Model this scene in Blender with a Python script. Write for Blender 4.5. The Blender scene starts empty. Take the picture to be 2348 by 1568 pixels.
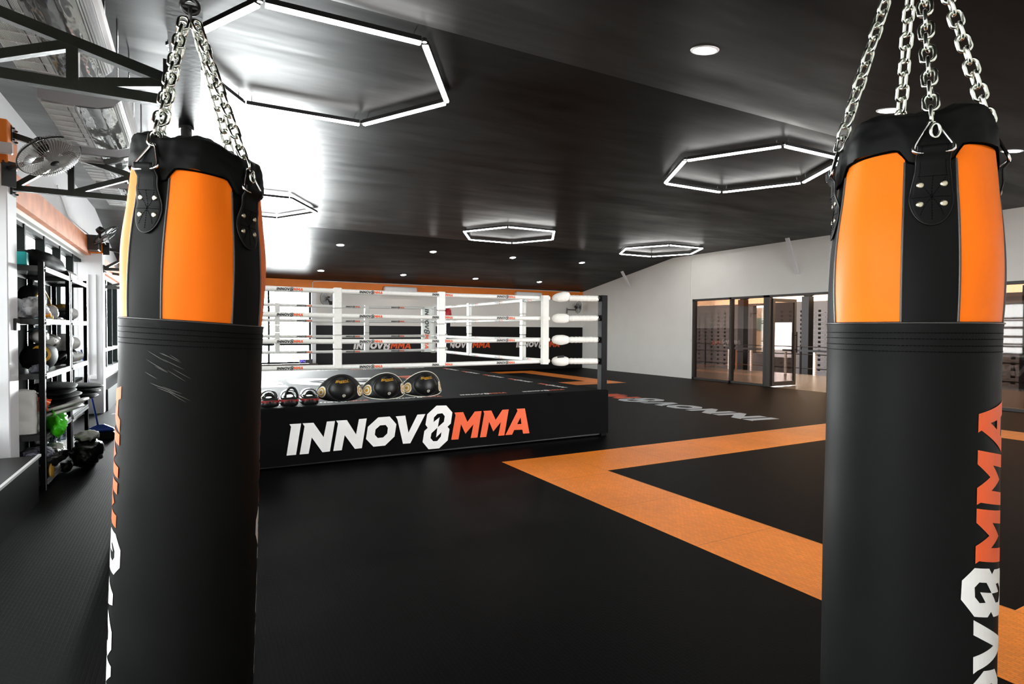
import bpy, math, random
from mathutils import Vector, Matrix, noise
from mathutils.geometry import tessellate_polygon
PI = math.pi
SC = bpy.context.scene
COL = SC.collection
rnd = random.Random(7)

# ------------------------------------------------------------------ materials
def mat(name, col, rough=0.5, metal=0.0, spec=0.5, coat=0.0, emit=None, estr=1.0, ior=None):
    m = bpy.data.materials.new(name); m.use_nodes = True
    b = m.node_tree.nodes['Principled BSDF']
    b.inputs['Base Color'].default_value = (*col, 1)
    b.inputs['Roughness'].default_value = rough
    b.inputs['Metallic'].default_value = metal
    b.inputs['Specular IOR Level'].default_value = spec
    b.inputs['Coat Weight'].default_value = coat
    b.inputs['Coat Roughness'].default_value = 0.25
    if ior: b.inputs['IOR'].default_value = ior
    if emit:
        b.inputs['Emission Color'].default_value = (*emit, 1)
        b.inputs['Emission Strength'].default_value = estr
    return m

def N(m, t): return m.node_tree.nodes.new(t)
def L(m, a, b): m.node_tree.links.new(a, b)
def bsdf(m): return m.node_tree.nodes['Principled BSDF']

def noisy(m, scale=5, amount=0.15, bump=0.0, bscale=None, stretch=(1, 1, 1), rvar=0.0, detail=4, bdist=0.01):
    b = bsdf(m)
    tc = N(m, 'ShaderNodeTexCoord'); mp = N(m, 'ShaderNodeMapping'); mp.inputs['Scale'].default_value = stretch
    L(m, tc.outputs['Object'], mp.inputs['Vector'])
    n = N(m, 'ShaderNodeTexNoise'); n.inputs['Scale'].default_value = scale; n.inputs['Detail'].default_value = detail
    L(m, mp.outputs[0], n.inputs['Vector'])
    col = b.inputs['Base Color'].default_value[:3]
    if amount:
        mr = N(m, 'ShaderNodeMapRange'); mr.inputs[1].default_value = 0.3; mr.inputs[2].default_value = 0.7
        mr.inputs[3].default_value = 1 - amount; mr.inputs[4].default_value = 1 + amount
        L(m, n.outputs['Fac'], mr.inputs[0])
        vm = N(m, 'ShaderNodeVectorMath'); vm.operation = 'SCALE'; vm.inputs[0].default_value = col
        L(m, mr.outputs[0], vm.inputs['Scale']); L(m, vm.outputs[0], b.inputs['Base Color'])
    if rvar:
        r0 = b.inputs['Roughness'].default_value
        mr = N(m, 'ShaderNodeMapRange'); mr.inputs[1].default_value = 0.3; mr.inputs[2].default_value = 0.7
        mr.inputs[3].default_value = max(0.02, r0 - rvar); mr.inputs[4].default_value = min(1, r0 + rvar)
        L(m, n.outputs['Fac'], mr.inputs[0]); L(m, mr.outputs[0], b.inputs['Roughness'])
    if bump:
        n2 = N(m, 'ShaderNodeTexNoise'); n2.inputs['Scale'].default_value = bscale or scale * 4; n2.inputs['Detail'].default_value = 3
        L(m, mp.outputs[0], n2.inputs['Vector'])
        bp = N(m, 'ShaderNodeBump'); bp.inputs['Strength'].default_value = bump; bp.inputs['Distance'].default_value = bdist
        L(m, n2.outputs['Fac'], bp.inputs['Height']); L(m, bp.outputs[0], b.inputs['Normal'])
    return m

M = {}
M['wall'] = noisy(mat('white_wall_paint', (0.80, 0.79, 0.745), 0.6), 2, 0.02, 0.06, 60)
M['bluewall'] = noisy(mat('white_column_paint', (0.80, 0.80, 0.82), 0.5), 3, 0.02, 0.08, 40)
M['orangewall'] = noisy(mat('orange_wall_paint', (0.92, 0.23, 0.010), 0.55), 3, 0.06, 0.08, 40)
M['fadedorange'] = noisy(mat('washed_orange_paint', (0.80, 0.27, 0.11), 0.55), 5, 0.16, 0.12, 30)
M['blackwall'] = noisy(mat('black_wall_padding', (0.006, 0.0055, 0.006), 0.45, spec=.2), 3, 0.1)
M['black'] = mat('black_paint', (0.012, 0.012, 0.012), 0.35)
M['blacksteel'] = noisy(mat('black_painted_steel', (0.003, 0.003, 0.003), 0.35, ior=1.15), 12, 0.25, 0.1, 30)
M['truss'] = noisy(mat('dark_green_black_truss_steel', (0.014, 0.017, 0.012), 0.35), 12, 0.3, 0.15, 30)
M['frame'] = mat('dark_aluminium_frame', (0.014, 0.018, 0.017), 0.55, ior=1.12)
M['doorframe'] = mat('grey_brown_door_frame', (0.055, 0.05, 0.047), 0.4, 0.4)
M['greyframe'] = mat('light_grey_shelf_edge', (0.15, 0.15, 0.15), 0.6)
M['steel'] = mat('galvanised_chain_steel', (0.80, 0.83, 0.76), 0.18, 1.0)
M['chrome'] = mat('bright_steel', (0.82, 0.82, 0.82), 0.15, 1.0)
M['rivet'] = mat('nickel_rivet', (0.55, 0.50, 0.38), 0.3, 1.0)
M['white'] = mat('white_plastic', (0.8, 0.8, 0.8), 0.35)
M['rope'] = noisy(mat('white_rope_cover', (0.74, 0.74, 0.70), 0.42), 40, 0.04, 0.25, 35)
M['ropepad'] = noisy(mat('white_vinyl_pad', (0.76, 0.75, 0.70), 0.4), 12, 0.05, 0.35, 14)
M['pad'] = noisy(mat('pale_grey_corner_pad', (0.62, 0.64, 0.60), 0.45), 8, 0.04, 0.15, 10)
M['inkblack'] = mat('black_ink', (0.01, 0.01, 0.012), 0.5)
M['inkwhite'] = noisy(mat('white_ink', (0.78, 0.76, 0.74), 0.5), 6, 0.04)
M['inkorange'] = noisy(mat('orange_ink', (0.74, 0.085, 0.006), 0.55), 6, 0.05)
M['inkgrey'] = mat('pale_blue_grey_floor_ink', (0.52, 0.58, 0.62), 0.45)
M['floororange'] = mat('orange_floor_mat', (0.72, 0.165, 0.012), 0.42)
M['vinylblack'] = noisy(mat('black_bag_vinyl', (0.0038, 0.0041, 0.0038), 0.55, spec=0.5, ior=1.17), 3, 0.12, 0.05, 6, rvar=0.06)
M['vinylorange'] = noisy(mat('orange_bag_vinyl', (0.90, 0.17, 0.005), 0.45, spec=0.5, ior=1.2), 2.5, 0.04, 0.03, 5)
M['thread'] = mat('black_thread', (0.001, 0.001, 0.001), 0.9, ior=1.05)
M['piping'] = mat('grey_black_piping', (0.035, 0.033, 0.032), 0.35)
M['scuff'] = mat('pale_scuff', (0.06, 0.06, 0.052), 0.5)
M['leather'] = noisy(mat('glossy_black_leather', (0.006, 0.006, 0.006), 0.36, spec=0.25), 8, 0.1, 0.1, 20)
M['gear'] = noisy(mat('matt_black_gear_leather', (0.006, 0.006, 0.006), 0.6, ior=1.06), 8, 0.1, 0.1, 20)
M['redthread'] = mat('red_thread', (0.45, 0.02, 0.02), 0.6)
M['gold'] = mat('gold_print', (0.62, 0.33, 0.03), 0.35, 0.4)
M['cream'] = mat('cream_print', (0.80, 0.77, 0.65), 0.4)
M['apron'] = noisy(mat('black_apron_canvas', (0.0025, 0.0025, 0.0027), 0.7, ior=1.12), 4, 0.15, 0.1, 12)
M['canvas'] = noisy(mat('black_ring_canvas', (0.0045, 0.0045, 0.0048), 0.75, ior=1.1), 5, 0.15, 0.25, 90, stretch=(1, 1, 1))
M['platform'] = noisy(mat('black_platform_laminate', (0.008, 0.008, 0.008), 0.38, spec=.3), 20, 0.3, 0.05, 60)
M['concrete'] = noisy(mat('polished_concrete', (0.17, 0.152, 0.135), 0.25), 3, 0.15, 0.05, 20)
M['block'] = noisy(mat('grey_block_wall', (0.062, 0.057, 0.057), 0.7), 2, 0.08)
M['sheet'] = None
M['tube'] = mat('lit_led_tube', (1, 1, 1), 0.4, emit=(1.0, 0.98, 0.95), estr=28)
M['lamp'] = mat('lit_downlight_lens', (1, 1, 1), 0.4, emit=(1.0, 0.97, 0.93), estr=110)
M['wire'] = mat('pale_fan_wire', (0.55, 0.55, 0.52), 0.3, 0.7)
M['darkwire'] = mat('dark_fan_wire', (0.05, 0.05, 0.05), 0.3, 0.5)
M['blade'] = mat('smoky_fan_blade', (0.35, 0.35, 0.36), 0.3)
M['acpanel'] = noisy(mat('glossy_air_conditioner_panel', (0.50, 0.50, 0.49), 0.06, 0.75), 3, 0.05, 0.35, 2.5, stretch=(3, .8, 1), bdist=0.02)
M['acbody'] = mat('grey_air_conditioner_casing', (0.36, 0.36, 0.37), 0.4)
M['blue'] = mat('blue_plastic', (0.01, 0.05, 0.30), 0.35)
M['lightblue'] = mat('light_blue_vinyl', (0.22, 0.42, 0.52), 0.4)
M['teal'] = mat('teal_plastic', (0.0, 0.28, 0.27), 0.4)
M['green'] = noisy(mat('green_plastic_film', (0.06, 0.62, 0.01), 0.25), 8, 0.2, 0.6, 12)
M['orangebag'] = noisy(mat('orange_red_plastic_film', (0.85, 0.10, 0.01), 0.25), 8, 0.2, 0.6, 12)
M['tote'] = noisy(mat('white_canvas_tote', (0.62, 0.61, 0.57), 0.7), 4, 0.08, 0.4, 9)
M['whitefilm'] = noisy(mat('crumpled_white_plastic_film', (0.72, 0.72, 0.74), 0.2), 8, 0.15, 1.0, 22)
M['blackfilm'] = noisy(mat('black_plastic_film', (0.008, 0.008, 0.008), 0.25, spec=0.22), 8, 0.1, 0.8, 25)
M['greycloth'] = noisy(mat('grey_cloth', (0.20, 0.21, 0.25), 0.8), 10, 0.3, 0.5, 20)
M['goldleather'] = noisy(mat('gold_leather', (0.45, 0.25, 0.04), 0.3, 0.3), 8, 0.15)
M['whiteleather'] = noisy(mat('white_leather', (0.72, 0.72, 0.70), 0.35), 8, 0.06)
M['brown'] = mat('dark_brown_band', (0.05, 0.03, 0.015), 0.5)
M['orangeplastic'] = mat('orange_plastic', (0.9, 0.30, 0.01), 0.35)
M['yellow'] = mat('yellow_plastic', (0.75, 0.48, 0.03), 0.35)
M['ledge'] = mat('pale_vent_ledge', (0.10, 0.088, 0.08), 0.6)
M['wood'] = mat('raw_wood', (0.45, 0.22, 0.10), 0.6)
M['led'] = mat('lit_blue_digits', (0.05, 0.05, 0.6), 0.5, emit=(0.15, 0.12, 1.0), estr=4)
M['sill'] = mat('dark_brown_sill', (0.05, 0.03, 0.022), 0.4)
M['red'] = mat('red_vinyl', (0.45, 0.01, 0.02), 0.4)
M['hedge'] = mat('pale_street_building', (0.7, 0.7, 0.68), 0.7)

def striped(name, c1, c2, scale, axis='Y', rough=0.4, metal=0.0):
    m = mat(name, c1, rough, metal)
    tc = N(m, 'ShaderNodeTexCoord'); sx = N(m, 'ShaderNodeSeparateXYZ'); L(m, tc.outputs['Object'], sx.inputs[0])
    mu = N(m, 'ShaderNodeMath'); mu.operation = 'MULTIPLY'; mu.inputs[1].default_value = scale; L(m, sx.outputs[axis], mu.inputs[0])
    fr = N(m, 'ShaderNodeMath'); fr.operation = 'FRACT'; L(m, mu.outputs[0], fr.inputs[0])
    gt = N(m, 'ShaderNodeMath'); gt.operation = 'GREATER_THAN'; gt.inputs[1].default_value = 0.5; L(m, fr.outputs[0], gt.inputs[0])
    mx = N(m, 'ShaderNodeMix'); mx.data_type = 'RGBA'; mx.inputs[6].default_value = (*c1, 1); mx.inputs[7].default_value = (*c2, 1)
    L(m, gt.outputs[0], mx.inputs[0]); L(m, mx.outputs[2], bsdf(m).inputs['Base Color'])
    return m
M['towel'] = striped('striped_grey_towel', (0.05, 0.05, 0.07), (0.20, 0.20, 0.25), 25, 'Y', 0.9)
M['perf'] = striped('white_perforated_post', (0.8, 0.75, 0.68), (0.55, 0.5, 0.45), 14, 'Z', 0.4)

# glass: transparent + glossy, real panes
def glass(name, tint, refl=0.08):
    m = bpy.data.materials.new(name); m.use_nodes = True
    nt = m.node_tree; nt.nodes.clear()
    o = nt.nodes.new('ShaderNodeOutputMaterial'); mx = nt.nodes.new('ShaderNodeMixShader')
    t = nt.nodes.new('ShaderNodeBsdfTransparent'); t.inputs[0].default_value = (*tint, 1)
    g = nt.nodes.new('ShaderNodeBsdfGlossy'); g.inputs['Roughness'].default_value = 0.02
    lw = nt.nodes.new('ShaderNodeLayerWeight'); lw.inputs[0].default_value = refl + 0.25
    mr = nt.nodes.new('ShaderNodeMapRange'); mr.inputs[3].default_value = refl * 0.5; mr.inputs[4].default_value = 0.7
    nt.links.new(lw.outputs['Fresnel'], mr.inputs[0]); nt.links.new(mr.outputs[0], mx.inputs[0])
    nt.links.new(t.outputs[0], mx.inputs[1]); nt.links.new(g.outputs[0], mx.inputs[2]); nt.links.new(mx.outputs[0], o.inputs[0])
    return m
M['rail'] = mat('black_railing_paint', (0.008, 0.008, 0.009), 0.5, spec=0.1)
M['glass'] = glass('clear_window_glass', (0.93, 0.95, 0.94), 0.05)
M['tinted'] = glass('bronze_tinted_glass', (0.62, 0.56, 0.53), 0.08)
M['bottle'] = glass('clear_bottle_plastic', (0.70, 0.80, 0.84), 0.3)

# canopy sheeting lit by the sky from above
def translucent(name, col):
    m = bpy.data.materials.new(name); m.use_nodes = True
    nt = m.node_tree; nt.nodes.clear()
    o = nt.nodes.new('ShaderNodeOutputMaterial'); t = nt.nodes.new('ShaderNodeBsdfTranslucent'); t.inputs[0].default_value = (*col, 1)
    nt.links.new(t.outputs[0], o.inputs[0]); return m
M['sheet'] = translucent('amber_canopy_sheeting', (0.34, 0.22, 0.13))

# ceiling: black gloss paint on boards, hand rolled so the gloss is streaky
m = mat('glossy_black_ceiling_paint', (0.014, 0.013, 0.012), 0.35, ior=1.145)
tc = N(m, 'ShaderNodeTexCoord'); mp = N(m, 'ShaderNodeMapping'); mp.inputs['Scale'].default_value = (0.5, 1.7, 1)
L(m, tc.outputs['Object'], mp.inputs[0])
n1 = N(m, 'ShaderNodeTexNoise'); n1.inputs['Scale'].default_value = 1.1; n1.inputs['Detail'].default_value = 5; n1.inputs['Roughness'].default_value = 0.5; n1.inputs['Distortion'].default_value = 0.25
L(m, mp.outputs[0], n1.inputs['Vector'])
r = N(m, 'ShaderNodeMapRange'); r.inputs[1].default_value = 0.1; r.inputs[2].default_value = 0.9; r.inputs[3].default_value = 0.24; r.inputs[4].default_value = 0.52
L(m, n1.outputs['Fac'], r.inputs[0]); L(m, r.outputs[0], bsdf(m).inputs['Roughness'])
r2 = N(m, 'ShaderNodeMapRange'); r2.inputs[1].default_value = 0.2; r2.inputs[2].default_value = 0.8; r2.inputs[3].default_value = 0.4; r2.inputs[4].default_value = 3.0
L(m, n1.outputs['Fac'], r2.inputs[0])
vm = N(m, 'ShaderNodeVectorMath'); vm.operation = 'SCALE'; vm.inputs[0].default_value = (0.0028, 0.0025, 0.0021)
L(m, r2.outputs[0], vm.inputs['Scale']); L(m, vm.outputs[0], bsdf(m).inputs['Base Color'])
nb = N(m, 'ShaderNodeTexNoise'); nb.inputs['Scale'].default_value = 2.2; nb.inputs['Detail'].default_value = 2; nb.inputs['Roughness'].default_value = 0.4
L(m, mp.outputs[0], nb.inputs['Vector'])
bp = N(m, 'ShaderNodeBump'); bp.inputs['Strength'].default_value = 0.30; bp.inputs['Distance'].default_value = 0.02
L(m, nb.outputs['Fac'], bp.inputs['Height']); L(m, bp.outputs[0], bsdf(m).inputs['Normal'])
M['ceiling'] = m

# floor: black rubber mats moulded with rows of small raised bars, 1 m tiles
m = mat('ribbed_black_rubber_mat', (0.020, 0.020, 0.022), 0.5, spec=0.5, ior=1.12)
def ribs(m, base, mort=0.35):
    tc = N(m, 'ShaderNodeTexCoord')
    br = N(m, 'ShaderNodeTexBrick'); br.inputs['Scale'].default_value = 1.0
    br.inputs['Brick Width'].default_value = 0.045; br.inputs['Row Height'].default_value = 0.021
    br.inputs['Mortar Size'].default_value = 0.004; br.inputs['Mortar Smooth'].default_value = 0.6
    br.inputs['Color1'].default_value = (1, 1, 1, 1); br.inputs['Color2'].default_value = (0.82, 0.82, 0.82, 1); br.inputs['Mortar'].default_value = (mort, mort, mort, 1)
    mq = N(m, 'ShaderNodeMapping'); mq.inputs['Rotation'].default_value = (0, 0, PI/2); L(m, tc.outputs['Object'], mq.inputs[0]); L(m, mq.outputs[0], br.inputs['Vector'])
    n = N(m, 'ShaderNodeTexNoise'); n.inputs['Scale'].default_value = 0.9; n.inputs['Detail'].default_value = 6
    L(m, tc.outputs['Object'], n.inputs['Vector'])
    mr = N(m, 'ShaderNodeMapRange'); mr.inputs[1].default_value = 0.3; mr.inputs[2].default_value = 0.7; mr.inputs[3].default_value = 0.86; mr.inputs[4].default_value = 1.16
    L(m, n.outputs['Fac'], mr.inputs[0])
    v1 = N(m, 'ShaderNodeVectorMath'); v1.operation = 'MULTIPLY'; v1.inputs[1].default_value = base
    L(m, br.outputs['Color'], v1.inputs[0])
    v2 = N(m, 'ShaderNodeVectorMath'); v2.operation = 'SCALE'; L(m, v1.outputs[0], v2.inputs[0]); L(m, mr.outputs[0], v2.inputs['Scale'])
    # joints between the one metre mats
    j = N(m, 'ShaderNodeTexBrick'); j.offset = 0; j.inputs['Scale'].default_value = 1; j.inputs['Brick Width'].default_value = 1.0; j.inputs['Row Height'].default_value = 1.0
    j.inputs['Mortar Size'].default_value = 0.003; j.inputs['Color1'].default_value = (1, 1, 1, 1); j.inputs['Color2'].default_value = (0.94, 0.94, 0.94, 1); j.inputs['Mortar'].default_value = (0.5, 0.5, 0.5, 1)
    L(m, tc.outputs['Object'], j.inputs['Vector'])
    v3 = N(m, 'ShaderNodeVectorMath'); v3.operation = 'MULTIPLY'; L(m, v2.outputs[0], v3.inputs[0]); L(m, j.outputs['Color'], v3.inputs[1])
    L(m, v3.outputs[0], bsdf(m).inputs['Base Color'])
    b = N(m, 'ShaderNodeBump'); b.inputs['Strength'].default_value = 0.22; b.inputs['Distance'].default_value = 0.003
    L(m, br.outputs['Color'], b.inputs['Height']); L(m, b.outputs[0], bsdf(m).inputs['Normal'])
ribs(m, (0.0028, 0.0028, 0.0031)); M['floor'] = m
ribs(M['floororange'], (0.92, 0.25, 0.016), 0.75)
# ------------------------------------------------------------------ mesh builder
def V(*a): return Vector(a)
class MB:
    def __init__(s): s.v = []; s.f = []; s.mi = []; s.sm = []
    def add(s, vs, fs, mi=0, smooth=False):
        o = len(s.v); s.v += [tuple(p) for p in vs]
        for f in fs: s.f.append([i + o for i in f]); s.mi.append(mi); s.sm.append(smooth)
        return s
    def box(s, a, b, mi=0, bev=0.0):
        x0, x1 = sorted((a[0], b[0])); y0, y1 = sorted((a[1], b[1])); z0, z1 = sorted((a[2], b[2]))
        if bev:
            e = min(bev, (x1-x0)/2.01, (y1-y0)/2.01, (z1-z0)/2.01); vs = []; 
            for z, k in ((z0, 1), (z0+e, 0), (z1-e, 0), (z1, 1)):
                c = e if k else 0
                X0, X1, Y0, Y1 = x0+c, x1-c, y0+c, y1-c; d = e if not k else 0.3*e
                vs += [(X0+d, Y0, z), (X1-d, Y0, z), (X1, Y0+d, z), (X1, Y1-d, z), (X1-d, Y1, z), (X0+d, Y1, z), (X0, Y1-d, z), (X0, Y0+d, z)]
            fs = [list(range(7, -1, -1)), list(range(24, 32))]
            for r in range(3):
                for i in range(8): j = (i+1) % 8; fs.append([r*8+i, r*8+j, r*8+8+j, r*8+8+i])
            return s.add(vs, fs, mi)
        vs = [(x0,y0,z0),(x1,y0,z0),(x1,y1,z0),(x0,y1,z0),(x0,y0,z1),(x1,y0,z1),(x1,y1,z1),(x0,y1,z1)]
        return s.add(vs, [(3,2,1,0),(4,5,6,7),(0,1,5,4),(1,2,6,5),(2,3,7,6),(3,0,4,7)], mi)
    def obox(s, c, ax, ay, az, mi=0):   # oriented box: centre + three half vectors
        c = Vector(c); vs = [c + Vector(ax)*i + Vector(ay)*j + Vector(az)*k for k in (-1, 1) for i, j in ((-1,-1),(1,-1),(1,1),(-1,1))]
        return s.add(vs, [(3,2,1,0),(4,5,6,7),(0,1,5,4),(1,2,6,5),(2,3,7,6),(3,0,4,7)], mi)
    def bar(s, p, q, w, h=None, up=(0,0,1), mi=0):
        p, q = Vector(p), Vector(q); h = h or w; d = (q-p); l = d.length; d.normalize()
        u = Vector(up)
        if abs(d.dot(u)) > 0.98: u = Vector((0, 1, 0))
        sd = d.cross(u).normalized(); u = sd.cross(d).normalized()
        return s.obox((p+q)/2, d*l/2, sd*w/2, u*h/2, mi)
    def tube(s, pts, r, n=8, mi=0, closed=False, caps=True, flat=None):
        pts = [Vector(p) for p in pts]; m = len(pts); R = r if isinstance(r, (list, tuple)) else [r]*m
        tang = []
        for i in range(m):
            a = pts[(i-1) % m] if (closed or i > 0) else pts[i]; b = pts[(i+1) % m] if (closed or i < m-1) else pts[i]
            t = (b-a); tang.append(t.normalized() if t.length > 1e-9 else Vector((0,0,1)))
        ref = Vector((0,0,1)) if abs(tang[0].z) < 0.9 else Vector((1,0,0))
        u = (ref - tang[0]*ref.dot(tang[0])).normalized(); vs = []
        for i in range(m):
            u = (u - tang[i]*u.dot(tang[i])); u = u.normalized() if u.length > 1e-6 else tang[i].orthogonal().normalized()
            w = tang[i].cross(u)
            for k in range(n):
                a = 2*PI*k/n; vs.append(pts[i] + (u*math.cos(a)*(flat or 1) + w*math.sin(a))*R[i])
        fs = []
        for i in range(m if closed else m-1):
            j = (i+1) % m
            for k in range(n): fs.append([i*n+k, i*n+(k+1) % n, j*n+(k+1) % n, j*n+k])
        s.add(vs, fs, mi, True)
        if caps and not closed: s.add(vs[:n], [list(range(n-1, -1, -1))], mi); s.add(vs[-n:], [list(range(n))], mi)
        return s
    def cyl(s, p, q, r, n=16, mi=0, r2=None): return s.tube([p, q], [r, r if r2 is None else r2], n, mi)
    def lathe(s, prof, c=(0,0,0), n=32, mi=0, axis=(0,0,1), smooth=True):
        c = Vector(c); a = Vector(axis).normalized(); u = a.orthogonal().normalized(); w = a.cross(u); vs = []
        for r, h in prof:
            for k in range(n): t = 2*PI*k/n; vs.append(c + a*h + (u*math.cos(t) + w*math.sin(t))*max(r, 1e-5))
        fs = []
        for i in range(len(prof)-1):
            for k in range(n): fs.append([i*n+k, i*n+(k+1) % n, (i+1)*n+(k+1) % n, (i+1)*n+k])
        return s.add(vs, fs, mi, smooth)
    def prism(s, poly, d, mi=0):    # planar polygon (3D points) pushed along d
        poly = [Vector(p) for p in poly]; d = Vector(d); n = len(poly)
        vs = poly + [p + d for p in poly]
        nrm = Vector((0,0,0))
        for i in range(n): nrm += poly[i].cross(poly[(i+1) % n])
        fs = [list(range(n)), list(range(2*n-1, n-1, -1))] if nrm.dot(d) < 0 else [list(range(n-1, -1, -1)), list(range(n, 2*n))]
        for i in range(n): j = (i+1) % n; fs.append([i, j, n+j, n+i] if nrm.dot(d) > 0 else [j, i, n+i, n+j])
        return s.add(vs, fs, mi)
    def grid(s, fn, nu, nv, mi=0, smooth=True, cu=False):
        vs = [fn(i/(nu if cu else nu), j/nv) for j in range(nv+1) for i in range(nu if cu else nu+1)]
        w = nu if cu else nu+1; fs = []
        for j in range(nv):
            for i in range(nu):
                k = (i+1) % w if cu else i+1
                fs.append([j*w+i, j*w+k, (j+1)*w+k, (j+1)*w+i])
        return s.add(vs, fs, mi, smooth)
    def lump(s, c, r, rot=0.0, seed=0, amp=0.12, freq=2.0, n=24, p=2.0, mi=0, tilt=0.0, flatb=None):
        c = Vector(c); Rm = Matrix.Rotation(rot, 3, 'Z') @ Matrix.Rotation(tilt, 3, 'Y'); vs = []; m = n//2
        for j in range(m+1):
            th = PI*j/m
            for i in range(n):
                ph = 2*PI*i/n
                d = Vector((math.sin(th)*math.cos(ph), math.sin(th)*math.sin(ph), math.cos(th)))
                q = Vector([math.copysign(abs(k)**(2/p), k) for k in d])
                f = 1 + amp*noise.noise(d*freq + Vector((seed*3.1, seed*1.7, seed)))*2
                o = Vector((q.x*r[0], q.y*r[1], q.z*r[2]))*f
                if flatb is not None and o.z < flatb: o.z = flatb
                vs.append(c + Rm @ o)
        fs = [[j*n+i, (j+1)*n+i, (j+1)*n+(i+1) % n, j*n+(i+1) % n] for j in range(m) for i in range(n)]
        return s.add(vs, fs, mi, True)
    def build(s, name, mats, parent=None, world=False, solid=0.0, sub=0):
        me = bpy.data.meshes.new(name)
        vs = s.v
        if world and parent is not None:
            o = parent.location
            p = parent.parent
            vs = [(x[0]-o[0], x[1]-o[1], x[2]-o[2]) for x in vs]
            if p is not None: vs = [(x[0]-p.location[0], x[1]-p.location[1], x[2]-p.location[2]) for x in vs]
        me.from_pydata(vs, [], s.f)
        for k in (mats if isinstance(mats, (list, tuple)) else [mats]): me.materials.append(M[k] if isinstance(k, str) else k)
        me.polygons.foreach_set('material_index', s.mi); me.polygons.foreach_set('use_smooth', s.sm); me.update()
        o = bpy.data.objects.new(name, me); COL.objects.link(o)
        if parent is not None: o.parent = parent
        if solid: md = o.modifiers.new('s', 'SOLIDIFY'); md.thickness = solid; md.offset = 0
        if sub: md = o.modifiers.new('u', 'SUBSURF'); md.levels = sub; md.render_levels = sub
        return o

def tag(o, label=None, cat=None, group=None, kind=None):
    if label: o['label'] = label
    if cat: o['category'] = cat
    if group: o['group'] = group
    if kind: o['kind'] = kind
    return o
def thing(name, loc, label, cat, group=None, rz=0):
    o = bpy.data.objects.new(name, None); COL.objects.link(o); o.location = loc; o.rotation_euler.z = rz; o.empty_display_size = 0.1
    return tag(o, label, cat, group)
def part(name, parent):
    o = bpy.data.objects.new(name, None); COL.objects.link(o); o.parent = parent; o.empty_display_size = 0.05; return o
def dup(o, loc=None, rz=None, label=None, parent=None):
    c = o.copy(); COL.objects.link(c); c.parent = parent
    if parent is None:
        if loc is not None: c.location = loc
        if rz is not None: c.rotation_euler.z = rz
        if label: c['label'] = label
    for ch in list(o.children): dup(ch, parent=c)
    return c
def structure(o, label=None): o['kind'] = 'structure'; return tag(o, label)

# ------------------------------------------------------------------ lettering of the gym
GL = {"I":[[[0.093,0.999],[0.446,0.997],[0.287,-0.002],[0.0,0.0],[0.14,0.913]]],"N":[[[0.491,0.997],[0.83,0.992],[1.149,0.493],[1.253,0.999],[1.515,1.001],[1.348,0.005],[1.109,0.0],[0.773,0.519],[0.675,-0.006],[0.399,-0.003],[0.552,0.894]]],"N2":[[[1.555,1.009],[1.905,1.005],[2.209,0.495],[2.307,1.008],[2.571,1.015],[2.404,0.015],[2.171,0.011],[1.831,0.506],[1.735,0.007],[1.459,0.009],[1.613,0.908]]],"O":[[[2.967,1.02],[3.37,1.025],[3.609,0.738],[3.542,0.315],[3.206,0.028],[2.801,0.025],[2.545,0.313],[2.609,0.723]],[[3.033,0.742],[3.225,0.742],[3.307,0.635],[3.284,0.443],[3.135,0.313],[2.948,0.311],[2.847,0.431],[2.874,0.617]]],"V":[[[3.585,1.013],[3.931,1.019],[4.046,0.408],[4.375,1.023],[4.675,1.026],[4.116,0.026],[3.847,0.032],[3.645,0.907]]],"E":[[[5.099,1.302],[5.479,1.286],[5.717,1.018],[5.657,0.609],[5.525,0.505],[5.605,0.408],[5.536,0.006],[5.206,-0.256],[4.8,-0.252],[4.572,0.027],[4.639,0.421],[4.765,0.522],[4.68,0.645],[4.743,1.009]],[[5.134,1.001],[5.328,1.012],[5.42,0.896],[5.385,0.695],[5.148,0.515],[5.22,0.874],[4.985,0.714],[5.002,0.882]],[[5.135,0.5],[5.085,0.149],[5.291,0.325],[5.274,0.172],[5.128,0.015],[4.974,0.022],[4.871,0.144],[4.905,0.318]]],"M":[[[5.801,1.004],[6.153,1.0],[6.322,0.623],[6.621,0.993],[6.903,0.99],[6.736,0.008],[6.461,0.012],[6.568,0.516],[6.242,0.189],[6.065,0.556],[5.964,0.007],[5.676,0.013],[5.846,0.91]]],"M2":[[[6.978,0.989],[7.316,0.987],[7.503,0.617],[7.789,0.985],[8.067,0.984],[7.882,-0.005],[7.616,-0.003],[7.729,0.519],[7.401,0.182],[7.224,0.566],[7.104,0.0],[6.843,0.003],[7.016,0.89]]],"A":[[[8.416,0.983],[8.786,0.976],[9.001,-0.015],[8.717,-0.008],[8.671,0.153],[8.312,0.166],[8.219,-0.008],[7.926,0.0],[8.457,0.902]],[[8.593,0.635],[8.634,0.379],[8.44,0.381]]]}
WHITEG = ('I', 'N', 'N2', 'O', 'V', 'E')
TRI = {}
for k, loops in GL.items():
    fl = [p for l in loops for p in l]
    TRI[k] = [[fl[i] for i in t] for t in tessellate_polygon([[Vector((p[0], p[1], 0)) for p in l] for l in loops])]
def clipband(poly, c, keep_above):
    out = []
    for i in range(len(poly)):
        a, b = poly[i-1], poly[i]; ia = (a[1] >= c) == keep_above or a[1] == c; ib = (b[1] >= c) == keep_above or b[1] == c
        if ia != ib: t = (c-a[1])/(b[1]-a[1]) if b[1] != a[1] else 0; out.append((a[0]+(b[0]-a[0])*t, c))
        if ib: out.append((b[0], b[1]))
    return out
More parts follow.
